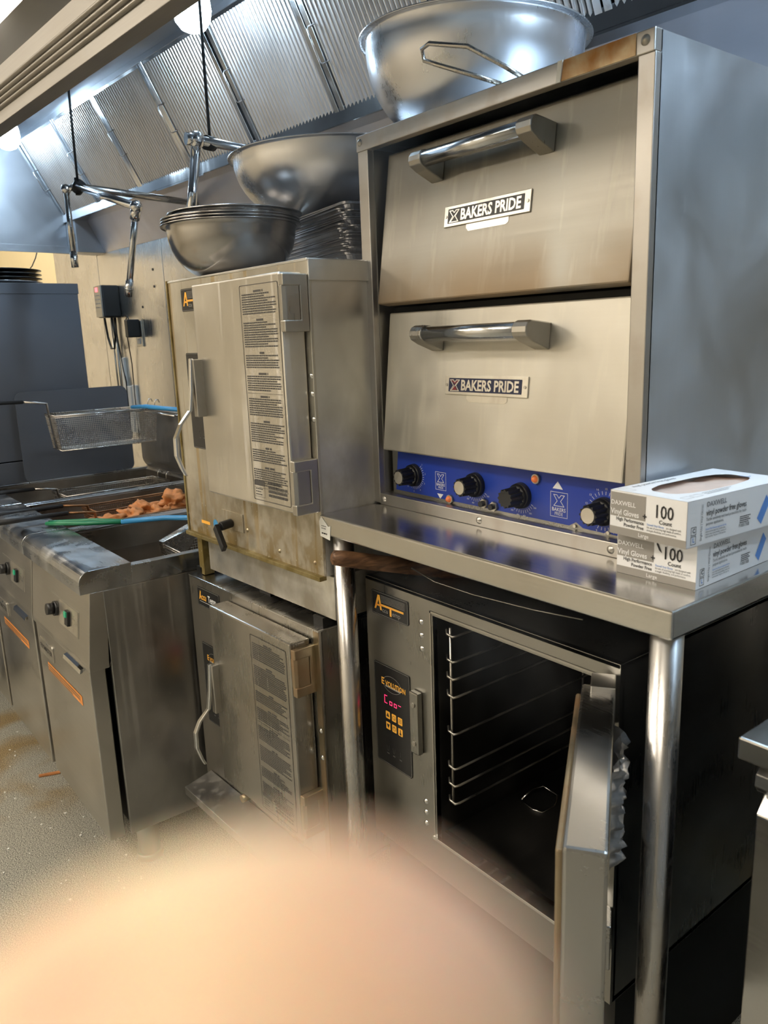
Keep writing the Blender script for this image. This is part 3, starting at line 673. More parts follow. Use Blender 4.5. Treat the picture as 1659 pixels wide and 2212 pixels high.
# ------------------------------------------------------------------ steamers (frame S)
def hinge(t, u, z0, z1, mat):
    h = MB().prism([(-.203, z0), (-.147, z0), (-.147, z1), (-.203, z1), (-.203, z1-.022), (-.165, z1-.022), (-.165, z0+.022), (-.203, z0+.022)], 'x', u, u+.016).build('hinge', mat, t, bevel=.002)
    MB().prism([(u-.006, -.166), (u+.014, -.166), (u+.014, -.196), (u+.009, -.203), (u-.001, -.203), (u-.006, -.196)], 'z', z0+.021, z1-.021).build('hinge_barrel', mat, h, bevel=.001)
def badge_AT(t, u0, y, z1, wd=.119, full=True, old=False):
    z0 = z1-.052
    b = MB().prism(rrect(u0, u0+wd, z0, z1, .004), 'y', y-.0016, y).build('badge', 'badge', t)
    yy = y-.0016; a = (u0, yy, z0)
    MB().line(a, X, Z, rrect(.002, wd-.002, .002, .050, .003), .0006, True, .0001).build('badge_border', 'grey_print', b)
    if old:
        MB().text('Accu', (u0+.010, yy, z0+.019), X, Z, .026, .02, sx=.72).poly(a, X, Z, [(.010, .018), (.017, .044), (.021, .040), (.014, .018)]).build('lettering', 'yellow_print', b)
        MB().text('Temp', (u0+.058, yy, z0+.019), X, Z, .026, .02, sx=.72).dashes((u0+.012, yy, z0+.013), X, Z, .09, 1, .003, .0012, .5).build('lettering_white', 'white_print', b)
    else:
        MB().poly(a, X, Z, [(.009, .012), (.0145, .012), (.024, .034), (.024, .044), (.021, .044)]).poly(a, X, Z, [(.024, .044), (.028, .044), (.034, .012), (.0285, .012), (.024, .034)]).rect((u0+.014, yy, z0+.0195), X, Z, .016, .004).rect((u0+.030, yy, z0+.0215), X, Z, .075, .0045).rect((u0+.060, yy, z0+.006), X, Z, .006, .017).build('lettering', 'yellow_print', b)
        mb = MB().text('ccu', (u0+.035, yy, z0+.0095), X, Z, .014, 0).text('emp', (u0+.068, yy, z0+.0085), X, Z, .015, 0)
        for i in range(6): mb.rect((u0+.031, yy, z0+.030+i*.0028), X, Z, .078, .0007)
        mb.build('lettering_grey', 'grey_print', b)
    return b
def panel_evo(t, u0, y, z1, lit=True):
    wd, h = .119, .232; z0 = z1-h
    b = MB().prism(rrect(u0, u0+wd, z0, z1, .005), 'y', y-.0016, y).build('control_panel', 'badge', t)
    yy = y-.0016; a = (u0, yy, z0)
    MB().line(a, X, Z, rrect(.002, wd-.002, .002, h-.002, .004), .0006, True, .0001).line(a, X, Z, [(.06+.030*math.cos(q*PI/16), .192+.018*math.sin(q*PI/16)) for q in range(32)], .0008, True, .0001).rect((u0+.038, yy, z0+.183), X, Z, .05, .004, .00008).build('panel_border', 'grey_print', b)
    MB().text('E', (u0+.024, yy, z0+.186), X, Z, .022, .018).text('VOLUTION', (u0+.0385, yy, z0+.186), X, Z, .0165, .018, sx=.80, depth=.0004).build('lettering', 'yellow_print', b)
    if lit:
        s = MB(); wl = .0014
        def seg(x, pts): s.line((u0+x, yy, z0+.145), X, Z, pts, wl)
        seg(.034, [(.008, .017), (0, .017), (0, .009)]); seg(.034, [(0, .0075), (0, 0), (.008, 0)])
        for x in (.051, .066): seg(x, [(0, .0075), (.0075, .0075), (.0075, 0), (0, 0), (0, .0075)])
        seg(.080, [(0, .0085), (.008, .0085)])
        s.build('led_digits', 'red_led', b)
    k = MB(); d = MB()
    for i in range(3):
        for j in range(2):
            x, z = .036+.0205*i, .110-.025*j
            k.poly(a, X, Z, rrect(x, x+.0145, z, z+.017, .002), .0003)
            cx, cz = x+.00725, z+.0085; q = .0005
            if i == 0: d.poly(a, X, Z, [(cx-.005, cz-.004), (cx+.005, cz-.004), (cx, cz+.006)] if j == 0 else [(cx-.005, cz+.004), (cx, cz-.006), (cx+.005, cz+.004)], q)
            elif i == 1: d.line(a, X, Z, [(cx+.0045*math.cos(v*PI/6), cz+.0045*math.sin(v*PI/6)) for v in range(12)], .001, True, q).line(a, X, Z, [(cx, cz), (cx+(.003 if j == 0 else 0), cz+.006*(1 if j else -.5))], .001, False, q)
            elif j == 0:
                for r_ in (-.0035, 0, .0035): d.rect((u0+cx-.005, yy, z0+cz+r_), X, Z, .010, .0012, q)
            else: d.rect((u0+cx-.0012, yy, z0+cz-.002), X, Z, .0024, .008, q).poly(a, X, Z, arc(cx, cz-.004, .003, 0, 330, 8), q)
    k.build('buttons', 'yellow_print', b); d.build('button_symbols', 'black_print', b)
    g = MB()
    for i, (x) in enumerate((.040, .060, .082)):
        g.line(a, X, Z, [(x-.004, .045), (x-.002, .034), (x+.002, .034), (x+.004, .045)] if i < 2 else [(x, .046), (x, .034)], .0008).rect((u0+x-.004, yy, z0+.026), X, Z, .008, .003)
    g.build('faint_symbols', 'label_grey', b)
    return b
def caution_label(door, u0, y, z1, wd, h, mat, seed):
    o = MB()
    a = (u0, y, z1-h)
    o.line(a, X, Z, rrect(.001, wd-.001, .001, h-.001, .004), .0014, True, .0004)
    z = z1-.010; rg = random.Random(seed)
    for head, rows in ((.028, 9), (.018, 11), (.010, 6), (.028, 7), (.026, 8), (.016, 9), (.016, 6), (.030, 8)):
        o.dashes((u0+wd/2-head/2-.004, y, z-.006), X, Z, head+.008, 1, 1, .0042, 3, seed=rg.randint(0, 999), ragged=.05); z -= .0095
        o.dashes((u0+.008, y, z-.001), X, Z, wd-.016, rows, .0046, .0026, .9, seed=rg.randint(0, 999)); z -= rows*.0046+.004
        if rows == 7 or z < z1-h*.86: o.rect((u0+.006, y, z+.002), X, Z, wd-.012, .0007, .0004)
        if z < z1-h*.85: break
    o.rect((u0+.006, y, z1-h+.032), X, Z, .040, .010, .0004).line(a, X, Z, [(.006, .008), (.046, .008), (.046, .042), (.006, .042)], .0006, True, .0004)
    o.dashes((u0+.010, y, z1-h+.024), X, Z, .03, 3, .006, .002, .7, seed=5)
    o.dashes((u0+.060, y, z1-h+.038), X, Z, wd-.07, 4, .0085, .0055, 1.2, seed=8)
    o.build('instruction_label', mat, door, label='long printed instruction label')
def lever(door, u, zt):
    P = [(u, -.222, zt), (u+.001, -.228, zt-.07), (u-.001, -.234, zt-.115), (u-.012, -.255, zt-.145), (u-.016, -.268, zt-.175), (u-.014, -.270, zt-.215), (u-.008, -.262, zt-.245), (u-.004, -.255, zt-.262)]
    mb = MB(); 
    W = [.006, .006, .0065, .007, .0075, .0075, .006, .0035]
    pts = [Vector(p) for p in P]; vs = []
    for p, wd in zip(pts, W):
        vs += [p+Vector((-wd, -.003, 0)), p+Vector((wd, -.003, 0)), p+Vector((wd, .005, 0)), p+Vector((-wd, .005, 0))]
    fs = [(4*i+k, 4*i+(k+1) % 4, 4*i+4+(k+1) % 4, 4*i+4+k) for i in range(len(pts)-1) for k in range(4)]+[(3, 2, 1, 0), tuple(range(len(vs)-4, len(vs)))]
    mb.add(vs, fs, False); h = mb.build('handle', 'chrome', door, bevel=.0025, label='curved chrome lever handle')
    MB().box(u-.004, u+.014, -.222, -.196, zt-.13, zt-.002).build('handle_block', 'hinge', h, bevel=.002)

# upper
t = thing('steamer', 'upper greasy steamer with wrinkled instruction label and bowls on top', 'steamer', (-.285, .2, .86), S, 'stacked steamers left of the work table')
ua, ub, zb, zt = -.588, .016, .958, 1.590
MB().box(ua+.003, ub-.003, -.140, .50, zb, zt-.003).build('cabinet_body', 'steamer_side', t, bevel=.002)
MB().box(ua, ub, -.146, -.139, zb+.002, zt).build('front_plate', 'steamer', t, bevel=.0015)
MB().box(ua, ub+.001, -.148, .50, zt-.004, zt+.001).box(ub-.002, ub+.003, -.146, .50, zt-.040, zt).build('top_panel', 'steamer_side', t, bevel=.0015)
MB().box(ua-.001, ua+.005, -.150, -.14, zb, zt+.002).build('edge_trim', 'greasy', t)
MB().box(ua, ub, -.158, -.140, zb-.006, zb+.004).build('bottom_lip', 'greasy', t, bevel=.001)
MB().box(ua+.05, ub-.001, -.122, .45, zb-.10, zb-.004).build('stand_band', 'steamer_side', t, bevel=.001)
MB().box(ua+.005, ua+.03, -.13, -.10, zb-.12, zb-.004).build('stand_post', 'greasy', t, bevel=.001)
badge_AT(t, ua+.072, -.146, 1.568)
panel_evo(t, ua+.070, -.146, 1.418, lit=False)
du0, du1 = -.357, -.001
d = MB().box(du0, du1, -.200, -.148, 1.100, 1.566).build('door', 'steamer_door', t, bevel=.004)
MB().rect((-.150, -.2, 1.112), X, Z, .143, .438, .0002).build('label_sheet', 'steamer_door', d)
caution_label(d, -.150, -.2004, 1.550, .143, .438, 'label_grey', 11)
lever(d, du0+.010, 1.408)
hinge(t, -.001, 1.455, 1.562, 'hinge'); hinge(t, .0, 1.098, 1.208, 'hinge')
for z in (1.37, 1.285, 1.335): MB().lathe([(0, .003), (.004, .0025), (.006, 0)], (0, 0, 0), 14, Matrix.Rotation(PI/2, 3, 'X')).xf(lambda v, z=z: v+Vector((.008, -.146, z))).build('rivet', 'chrome', t)
MB().box(-.40, -.30, -.149, -.145, 1.0, 1.045).build('valve_plate', 'steamer', t, bevel=.001)
v = MB().cyl((-.352, -.15, 1.018), (-.352, -.18, 1.014), .011).obox((-.335, -.192, .992), (.6, -.1, -.55), (0, 1, 0), (.5, 0, .6), .034, .006, .009).build('drain_lever', 'black', t, bevel=.002)
MB().poly((-.50, -.146, .985), X, Z, arc(.06, .015, .012, 0, 345, 14), .0004).build('round_sticker', 'blue_grip', t)
MB().rect((-.515, -.146, .992), X, Z, .045, .008, .0004).build('torn_sticker', 'yellow_print', t)
for x, z in ((-.415, .998), (-.392, 1.004), (-.285, 1.01), (-.15, .985), (-.015, .985)): MB().lathe([(0, .003), (.003, .0025), (.005, 0)], (0, 0, 0), 12, Matrix.Rotation(PI/2, 3, 'X')).xf(lambda v, x=x, z=z: v+Vector((x, -.146, z))).build('rivet', 'brass', t)

# lower
t = thing('steamer', 'lower steamer under the greasy one with lit display and flat instruction label', 'steamer', (-.31, .2, 0), S, 'stacked steamers left of the work table')
ua, ub, zb, zt = -.612, -.012, .235, .835
MB().box(ua+.003, ub-.003, -.143, .50, zb, zt-.003).build('cabinet_body', 'steamer2', t, bevel=.002)
MB().box(ua, ub, -.150, -.142, zb+.002, zt).build('front_plate', 'steamer2', t, bevel=.0015)
MB().box(ua, ub+.001, -.152, .50, zt-.004, zt+.001).build('top_panel', 'steel_y', t, bevel=.0015)
MB().box(ub-.018, ub, -.1515, -.149, zb, zt-.002).build('hinge_stile', 'brass', t)
badge_AT(t, ua+.045, -.150, .812, old=True)
panel_evo(t, ua+.045, -.150, .655)
d = MB().box(-.400, -.043, -.205, -.152, .340, .812).build('door', 'steamer2', t, bevel=.004)
MB().rect((-.208, -.205, .352), X, Z, .150, .440, .0002).build('label_sheet', 'steamer2', d)
caution_label(d, -.208, -.2054, .792, .150, .440, 'label_grey', 23)
lever(d, -.392, .664)
hinge(t, -.043, .692, .800, 'brass'); hinge(t, -.043, .352, .455, 'brass')
for z in (.60, .535): MB().lathe([(0, .003), (.004, .0025), (.006, 0)], (0, 0, 0), 14, Matrix.Rotation(PI/2, 3, 'X')).xf(lambda v, z=z: v+Vector((-.022, -.1515, z))).build('rivet', 'chrome', t)
MB().prism([(-.152, .262), (-.235, .245), (-.235, .222), (-.230, .222), (-.228, .238), (-.152, .254)], 'x', ua+.03, ub-.02).build('drip_ledge', 'fryer_side', t, bevel=.001)
MB().poly((-.48, -.150, .285), X, Z, arc(0, 0, .011, 0, 345, 14), .0005).build('round_sticker', 'diamond', t)
MB().cyl((-.37, -.15, .28), (-.37, -.175, .28), .010).build('drain_port', 'brass', t)
MB().box(ua+.02, ub-.02, -.10, .46, .21, .235).build('base_frame', 'dark', t)
for a in (ua+.06, ub-.06):
    for b in (-.06, .42): MB().cyl((a, b, 0), (a, b, .22), .02).build('leg', 'unit', t)
MB().box(ua+.01, ua+.04, -.13, .4, .835, .856).box(ub-.045, ub-.01, -.13, .4, .835, .856).box(-.33, -.28, -.10, .40, .835, .856).build('spacer_rails', 'dark', t)

# ------------------------------------------------------------------ bowls and sheet pans on the steamer
def bowl_profile(R, H, rb, th=.0018):
    out = [(0, 0), (rb*.9, 0)]
    for i in range(1, 13):
        a = i/12*PI/2; out.append((rb*.9+(R-.012-rb*.9)*math.sin(a)**.9, H*(1-math.cos(a))**.9*.97))
    out += [(R-.010, H*.985), (R-.002, H*.992), (R, H-.003), (R+.001, H), (R-.004, H+.0015), (R-.013, H)]
    inn = [(max(0, r-th), z+th) for r, z in out[:14]][::-1]
    return out+inn
def bowl(c, R, H, rb, lab, mat='bowl', tilt=(0, 0), group=None):
    mx = Matrix.Rotation(R_(tilt[0]), 3, 'X') @ Matrix.Rotation(R_(tilt[1]), 3, 'Y')
    return MB().lathe(bowl_profile(R, H, rb), c, 96, mx).build('mixing_bowl', mat, None, label=lab, cat='bowl', group=group, origin=c)
# three nested bowls
for k, (l, tl) in enumerate((('lowest and outermost of the nested bowls on the upper steamer', 0), ('second of the nested bowls, showing only its rim', .0), ('third of the nested bowls, showing only its rim', 0))):
    bowl((-.415, -.067, 1.5925+.0065*k), .162-.001*k, .112, .075, l, 'bowl_dark', (0, tl), 'nested bowls on the steamer')
bowl((-.405, -.060, 1.617), .155, .112, .07, 'topmost of the nested bowls, standing higher than the rest', 'bowl_dark', (0, 0), 'nested bowls on the steamer')

def pan_mesh():
    mb = MB(); L_, W_, H_, r_ = .457, .330, .025, .018
    def ring(l, w_, z): return [(x, y, z) for x, y in rrect(-l/2, l/2, -w_/2, w_/2, r_, 4)]
    rings = [ring(L_-.030, W_-.030, 0), ring(L_-.012, W_-.012, H_-.0028), ring(L_, W_, H_-.0028), ring(L_, W_, H_), ring(L_-.010, W_-.010, H_), ring(L_-.032, W_-.032, .002)]
    n = len(rings[0]); vs = [v for r in rings for v in r]
    fs = [(i*n+k, i*n+(k+1) % n, (i+1)*n+(k+1) % n, (i+1)*n+k) for i in range(len(rings)-1) for k in range(n)]
    fs += [tuple(range(n))[::-1], tuple(range((len(rings)-1)*n, len(rings)*n))]
    mb.add(vs, fs, False); return mb
pitchp = .0046; NP = 26; pc = Vector((-.345, .270, 1.5925))
first = pan_mesh().build('sheet_pan', 'pan', None, cat='sheet pan', group='stack of sheet pans on the upper steamer')
for k in range(NP):
    o = first if k == 0 else first.copy()
    if k: COL.objects.link(o)
    jit = (.012*math.sin(k*1.9), .006*math.cos(k*2.7))
    o.location = pc+Vector((jit[0], jit[1], .0005+pitchp*k)); o.rotation_euler = (0, 0, R_(-10+1.3*math.sin(k*3.3)))
    o['label'] = ('bottom dark sheet pan of the stack under the tilted bowl' if k == 0 else 'top dark sheet pan, directly under the tilted middle bowl' if k == NP-1 else 'dark worn sheet pan within the stack behind the nested bowls')
ptop = pc.z+pitchp*(NP-1)+.026
bowl((-.400, .225, ptop-.006), .262, .150, .075, 'medium steel mixing bowl resting on the stack of sheet pans', 'bowl', (0, 0))

# ------------------------------------------------------------------ work table
T = 1.093
t = thing('work_table', 'stainless steel work table with round legs carrying the deck oven', 'table', (.41, .24, 0))
MB().box(.018, .812, -.148, .62, T-.040, T).build('tabletop', 'table', t, bevel=.004, segs=3)
for x, y in ((.785, -.115), (.052, -.115), (.785, .56), (.052, .56)): MB().cyl((x, y, .02), (x, y, T-.04), .0215, 28).build('leg', 'tube', t)
MB().prism([(.655, T-.04), (.655, T-.085), (.69, T-.085), (.69, T-.083), (.657, T-.083), (.657, T-.04)], 'y', -.04, .58).build('underside_channel', 'unit', t)
MB().tube([(.20, -.06, 1.0), (.26, -.055, .985), (.36, -.05, .982), (.50, -.05, .99), (.60, -.05, 1.0)], .0012, 6).build('hanging_wire', 'unit', t)
tg = MB(); tg.poly((.020, -.148, T-.044), X, Z, [(.0, .0), (.034, -.004), (.038, .026), (.030, .024), (.022, .030), (.006, .042), (-.002, .030)], .0008); tg.build('torn_tag', 'paper', t)
MB().dashes((.026, -.149, T-.022), X, Z, .022, 2, .005, .0014, .7, 3).dashes((.026, -.149, T-.038), X, Z, .024, 1, .005, .003, 1, 3).build('tag_print', 'black_print', t)
t = thing('wooden_stick', 'brown wooden rolling stick lying under the table edge beside the left leg', 'stick', (.08, -.15, .98))
p0, p1 = Vector((.088, -.165, 1.020)), Vector((.165, .03, .970))
q = [p0.lerp(p1, i/10) for i in range(11)]
MB().tube([p0-(p1-p0)*.02]+q+[p1+(p1-p0)*.6], .017, 16, rs=[.009, .0150]+[.0165]*10+[.0165]).build('shaft', 'wood', t)

# ------------------------------------------------------------------ steam cabinet under the table with its door open
t = thing('steam_cabinet', 'steam cabinet under the work table with its door standing open', 'steamer', (.36, .2, 0))
ca, cb, cz0, cz1, fy = .040, .675, .345, .950, -.055
ox0, ox1, oz0, oz1 = .252, .640, .437, .915
MB().box(ca, ca+.01, fy+.006, .52, cz0, cz1).build('left_side', 'unit', t, bevel=.001)
MB().box(cb-.01, cb, fy+.006, .52, cz0, cz1).build('right_side', 'unit', t, bevel=.001)
MB().box(ca, cb, fy, .52, cz1-.008, cz1).build('top_panel', 'unit', t, bevel=.001)
MB().box(ca, cb, .51, .52, cz0, cz1).box(ca, cb, fy+.01, .52, cz0, cz0+.01).build('back_panel', 'unit', t)
MB().box(ca, ox0, fy, fy+.012, cz0, cz1).box(ox0, cb, fy, fy+.012, oz1, cz1).box(ox0, cb, fy, fy+.012, cz0, oz0).box(ox1, cb, fy, fy+.012, oz0, oz1).build('front_frame', 'unit', t)
MB().line((ox0, fy, oz0), X, Z, [(-.006, -.004), (-.006, oz1-oz0+.006), (ox1-ox0+.004, oz1-oz0+.006)], .004, False, .0012).build('opening_bead', 'hinge', t)
MB().box(ox0-.006, ox1+.004, fy-.008, fy+.03, oz0-.006, oz0+.001).build('sill', 'chrome', t, bevel=.001)
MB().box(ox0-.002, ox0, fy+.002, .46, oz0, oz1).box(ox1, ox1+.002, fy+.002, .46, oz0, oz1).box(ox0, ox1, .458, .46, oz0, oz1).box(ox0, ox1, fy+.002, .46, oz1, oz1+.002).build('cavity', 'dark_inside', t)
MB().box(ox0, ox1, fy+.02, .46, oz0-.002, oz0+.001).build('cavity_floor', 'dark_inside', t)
badge_AT(t, .062, fy, .925); panel_evo(t, .060, fy, .765)
MB().box(.190, .216, fy-.014, fy, .606, .742).build('latch_plate', 'unit', t, bevel=.003)
for z in (.715, .630): MB().cyl((.203, fy-.0135, z), (.203, fy-.016, z), .0055).build('latch_screw', 'hinge', t)
for z in (.893, .865, .837, .500, .475, .450): MB().lathe([(0, .0035), (.004, .003), (.0062, 0)], (0, 0, 0), 14, Matrix.Rotation(PI/2, 3, 'X')).xf(lambda v, z=z: v+Vector((.219, fy, z))).build('rivet', 'chrome', t)
MB().cyl((.275, .38, .515), (.275, .38, .890), .0028, 8).build('rack_upright', 'hinge', t)
rk = MB().cyl((.275, -.030, .515), (.275, -.030, .890), .0028, 8).build('rack_upright', 'hinge', t, label='upright rod of the side rack')
for z in (.878, .826, .790, .752, .674, .598, .560, .521):
    MB().tube([(.262, -.028, z+.004), (.272, -.036, z), (.287, -.036, z-.002), (.292, -.028, z), (.292, .38, z)], .0026, 6).build('rack_rung', 'hinge', rk)
MB().tube([(.284, .162, .442), (.282, .20, .452), (.290, .228, .452), (.325, .235, .442), (.345, .20, .442), (.342, .163, .440), (.321, .157, .440), (.284, .162, .442)], .0026, 6).build('floor_wire', 'chrome', t, label='bent wire loop lying on the cavity floor')
# door, open: hinge end near the right jamb, swings out towards the camera
dz0, dz1 = .43, .922
hb = Vector((.645, -.068, 0)); dirn = Vector((.235, -.335, 0)).normalized(); nrm = Vector((dirn.y, -dirn.x, 0)); nrm = -nrm if nrm.x < 0 else nrm
DL, DT = .418, .046
def dp(a, b, z): p = hb+dirn*a+nrm*b; return (p.x, p.y, z)
def dbox(a0, a1, b0, b1, z0, z1): return [dp(a0, b0, z0), dp(a1, b0, z0), dp(a1, b1, z0), dp(a0, b1, z0), dp(a0, b0, z1), dp(a1, b0, z1), dp(a1, b1, z1), dp(a0, b1, z1)]
d = MB().hexa(dbox(.02, DL, -DT/2, DT/2, dz0, dz1)).build('door', 'door_edge', t, bevel=.004)
MB().hexa(dbox(.03, DL-.012, -DT/2-.008, -DT/2, dz0+.01, dz1-.012)).build('door_gasket', 'brass', d, bevel=.003, label='browned gasket on the inside of the door')
MB().hexa(dbox(.0, .05, -.010, .026, dz1-.07, dz1+.010)).build('door_hinge', 'steel', d, bevel=.002)
MB().hexa(dbox(.0, .05, -.012, .030, dz0+.02, dz0+.10)).build('door_hinge', 'steel', d, bevel=.002)
def crumple(a0, a1, b, z0, z1, na, nz_, amp, seed):
    vs = []; 
    for j in range(nz_+1):
        for i in range(na+1):
            a = a0+(a1-a0)*i/na; z = z0+(z1-z0)*j/nz_; k = amp*(.5+noise.noise(Vector((a*60, z*70, seed))))*(0 if i in (0, na) else 1)
            vs.append(dp(a, b+max(k, 0), z))
    return MB().add(vs, [(j*(na+1)+i, j*(na+1)+i+1, (j+1)*(na+1)+i+1, (j+1)*(na+1)+i) for j in range(nz_) for i in range(na)], True)
crumple(.07, .20, DT/2+.001, .74, .885, 16, 22, .020, 2.0).build('plastic_wrap', 'tape', d, label='crumpled clear plastic wrapped on the door front')
vs = MB().hexa(dbox(DL-.03, DL+.004, -DT/2-.004, DT/2+.02, dz0-.01, dz0+.035)).build('end_tape', 'paper', d, bevel=.003, label='loose whitish tape at the foot of the door')
# stand: closed near-black box, shaped to keep the space under the cabinet dark
MB().box(ca+.01, cb-.01, fy+.03, .50, .0, .345).build('stand', 'dark', t)

# ------------------------------------------------------------------ deck oven on the table
OT = 1.822
t = thing('deck_oven', 'two-door steel countertop deck oven with blue control panel on the work table', 'oven', (.33, .35, T))
MB().box(.0, .030, .012, .70, T+.004, OT-.001).build('side_panel', 'oven_side', t)
MB().box(.630, .660, .012, .70, T+.004, OT-.001).build('side_panel', 'oven_side', t)
MB().box(.002, .658, .012, .70, OT-.012, OT-.002).build('top_panel', 'oven_side', t)
MB().box(.02, .64, .25, .70, T+.004, OT-.01).build('oven_chamber', 'dark', t)
MB().box(.0, .031, .0, .016, T+.002, OT-.028).build('front_post', 'oven_frame', t, bevel=.0015)
MB().box(.633, .660, .0, .016, T+.002, OT-.028).build('front_post', 'oven_frame', t, bevel=.0015)
MB().box(.0, .660, -.003, .016, OT-.029, OT).build('top_rail', 'oven_frame', t, bevel=.0015)
MB().box(.500, .632, -.0045, -.002, OT-.028, OT-.001).build('heat_stain_patch', 'rust', t, label='rust stained stretch of the top rail')
MB().hexa([(.498, -.006, OT-.029), (.506, -.006, OT-.029), (.506, -.003, OT-.029), (.498, -.003, OT-.029), (.502, -.007, OT-.001), (.511, -.007, OT-.001), (.511, -.003, OT-.001), (.502, -.003, OT-.001)]).build('peeling_flap', 'paper', t)
MB().box(.031, .633, .0, .02, T, T+.024).build('bottom_rail', 'oven_frame', t, bevel=.0015)
MB().box(.031, .633, .016, .05, T+.020, T+.024).build('rail_channel', 'unit', t)
for x, z in ((.044, T+.012), (.325, T+.012), (.612, T+.012), (.646, OT-.013), (.012, OT-.013)): MB().lathe([(0, .004), (.004, .0034), (.007, 0)], (0, 0, 0), 16, Matrix.Rotation(PI/2, 3, 'X')).xf(lambda v, x=x, z=z: v+Vector((x, -.0035 if z > 1.5 else 0, z))).build('screw', 'hinge', t)
for q in (.030, .628): MB().box(q, q+.003, .014, .25, T+.024, OT-.028).build('side_liner', 'unit', t)
for q in (1.487, OT-.03): MB().box(.033, .628, .055 if q < 1.6 else .09, .25, q, q+.01).build('deck_divider', 'dark', t)
def oven_door(lo, hi, mat, plate, zs, emb):
    (y0, z0), (y1, z1) = lo, hi
    up = Vector((0, y1-y0, z1-z0)).normalized(); nn = X.cross(up).normalized(); h = math.hypot(y1-y0, z1-z0)
    def P(x, b, d=0): return Vector((0, y0, z0))+X*x+up*b+nn*d
    a, b = .046, .629
    d = MB().hexa([P(a, 0, -.03), P(b, 0, -.03), P(b, 0, 0), P(a, 0, 0), P(a, h, -.03), P(b, h, -.03), P(b, h, 0), P(a, h, 0)]).build('door', mat, t, bevel=.003)
    # handle
    hz = h-.055
    hh = MB().cyl(P(.205, hz+.006, .045), P(.445, hz+.006, .045), .0135, 24).build('handle', 'pipe', d)
    for x0, x1 in ((.183, .214), (.437, .468)):
        prof = [(0, -.022), (0, .022), (.030, .022)]+[(.045+.016*math.cos(R_(q)), .006+.016*math.sin(R_(q))) for q in (75, 45, 15, -15, -45)]+[(.040, -.012)]
        n = len(prof); vs = [P(x0, hz+q[1], q[0]) for q in prof]+[P(x1, hz+q[1], q[0]) for q in prof]
        hd = MB().add(vs, [tuple(range(n))[::-1], tuple(range(n, 2*n))]+[(i, (i+1) % n, n+(i+1) % n, n+i) for i in range(n)])
        hd.build('handle_bracket', 'hinge', hh, bevel=.002)
    # nameplate
    px0, pz0, pw, ph = .228, zs, .203, .036
    pb = MB().obox(P(px0+pw/2, pz0, .0015), X, up, nn, pw/2, ph/2, .0015).build('nameplate', 'plate', d, bevel=.001)
    o = P(px0, pz0-ph/2, .003)
    MB().poly(o, X, up, rrect(.010, pw-.013, .0055, ph-.0055, .001), .0003).build('nameplate_field', plate, pb)
    L = MB().text('BAKERS PRIDE', P(px0+.042, pz0-.0090, .0034), X, up, .0262, .030, sx=.85)
    e = [(.014, .027), (.022, .027), (.026, .023), (.030, .027), (.038, .027), (.029, .017), (.037, .0075), (.015, .0075), (.023, .017)]
    L.line(o, X, up, e, .0016, True, .0006).line(o, X, up, [(.018, .0085), (.034, .024)], .0012, False, .0006)
    L.build('lettering', 'plate', pb)
    if emb: MB().poly(o, X, up, [(.017, .0255), (.026, .0195), (.035, .0255), (.031, .0255), (.026, .0215), (.021, .0255)], .0005).poly(o, X, up, [(.019, .009), (.033, .009), (.026, .016)], .0005).build('emblem', 'maroon', pb)
    for x in (.005, pw-.006): MB().cyl(P(px0+x, pz0, .003), P(px0+x, pz0, .0042), .0028, 12).build('screw', 'hinge', pb)
    MB().poly(P(px0, pz0-ph/2-.012, 0), X, up, [(.062, 0), (.150, 0), (.156, .004), (.156, .013), (.056, .013), (.056, .006)], .0006).build('scraped_patch', 'plate', d)
    return d
oven_door((0, 1.503), (.040, 1.785), 'oven_door', 'charcoal', .142, False)
oven_door((0, 1.211), (.030, 1.486), 'oven_door2', 'navy', .138, True)
# control panel
py = .030; o0 = Vector((0, py, 0))
MB().box(.040, .630, py, .06, T+.022, 1.226).build('panel_backing', 'unit', t)
pan = MB().poly((0, py, 0), X, Z, [(.050, T+.030), (.508, T+.028), (.522, T+.036), (.536, T+.028), (.578, T+.027), (.585, T+.033), (.592, T+.027), (.6285, T+.027), (.6285, 1.226), (.062, 1.226)], .0008).build('control_panel', 'blue', t)
Wp = MB(); 
def dial(x, z, r0, a0, a1, nt_, nums, sz, flip=False):
    for i in range(nt_):
        a = R_(a0+(a1-a0)*i/(nt_-1)); c, s_ = math.cos(a), math.sin(a)
        Wp.line((x, py-.0008, z), X, Z, [(r0*c, r0*s_), ((r0+.005)*c, (r0+.005)*s_)], .0008, False, .0004)
    for i, n_ in enumerate(nums):
        a = R_(a0+(a1-a0)*i/max(1, len(nums)-1)); c, s_ = math.cos(a), math.sin(a)
        Wp.text(n_, (x+(r0+.0095)*c, py-.0012, z+(r0+.0095)*s_-sz*.35), X, Z, sz, 0, 'CENTER')
KN = [(.112, 1.161, 0), (.289, 1.163, 0), (.402, 1.158, 1), (.578, 1.156, 0)]
dial(*KN[0][:2], .024, -130, 45, 19, ['6', '5', '4', '3', '2', '1'], .005)
dial(*KN[1][:2], .027, -150, -30, 13, ['300', '350', '400', '450', '500', '550'], .0042)
dial(*KN[2][:2], .027, -150, -30, 13, ['300', '350', '400', '450', '500', '550'], .0042)
dial(*KN[3][:2], .027, -300, -60, 19, ['15', '14', '13', '12', '11', '10', '9', '8', '7', '6'][::1] and ['ON', '15', '14', '13', '12', '11', '10', '9', '8', '7'], .0052)
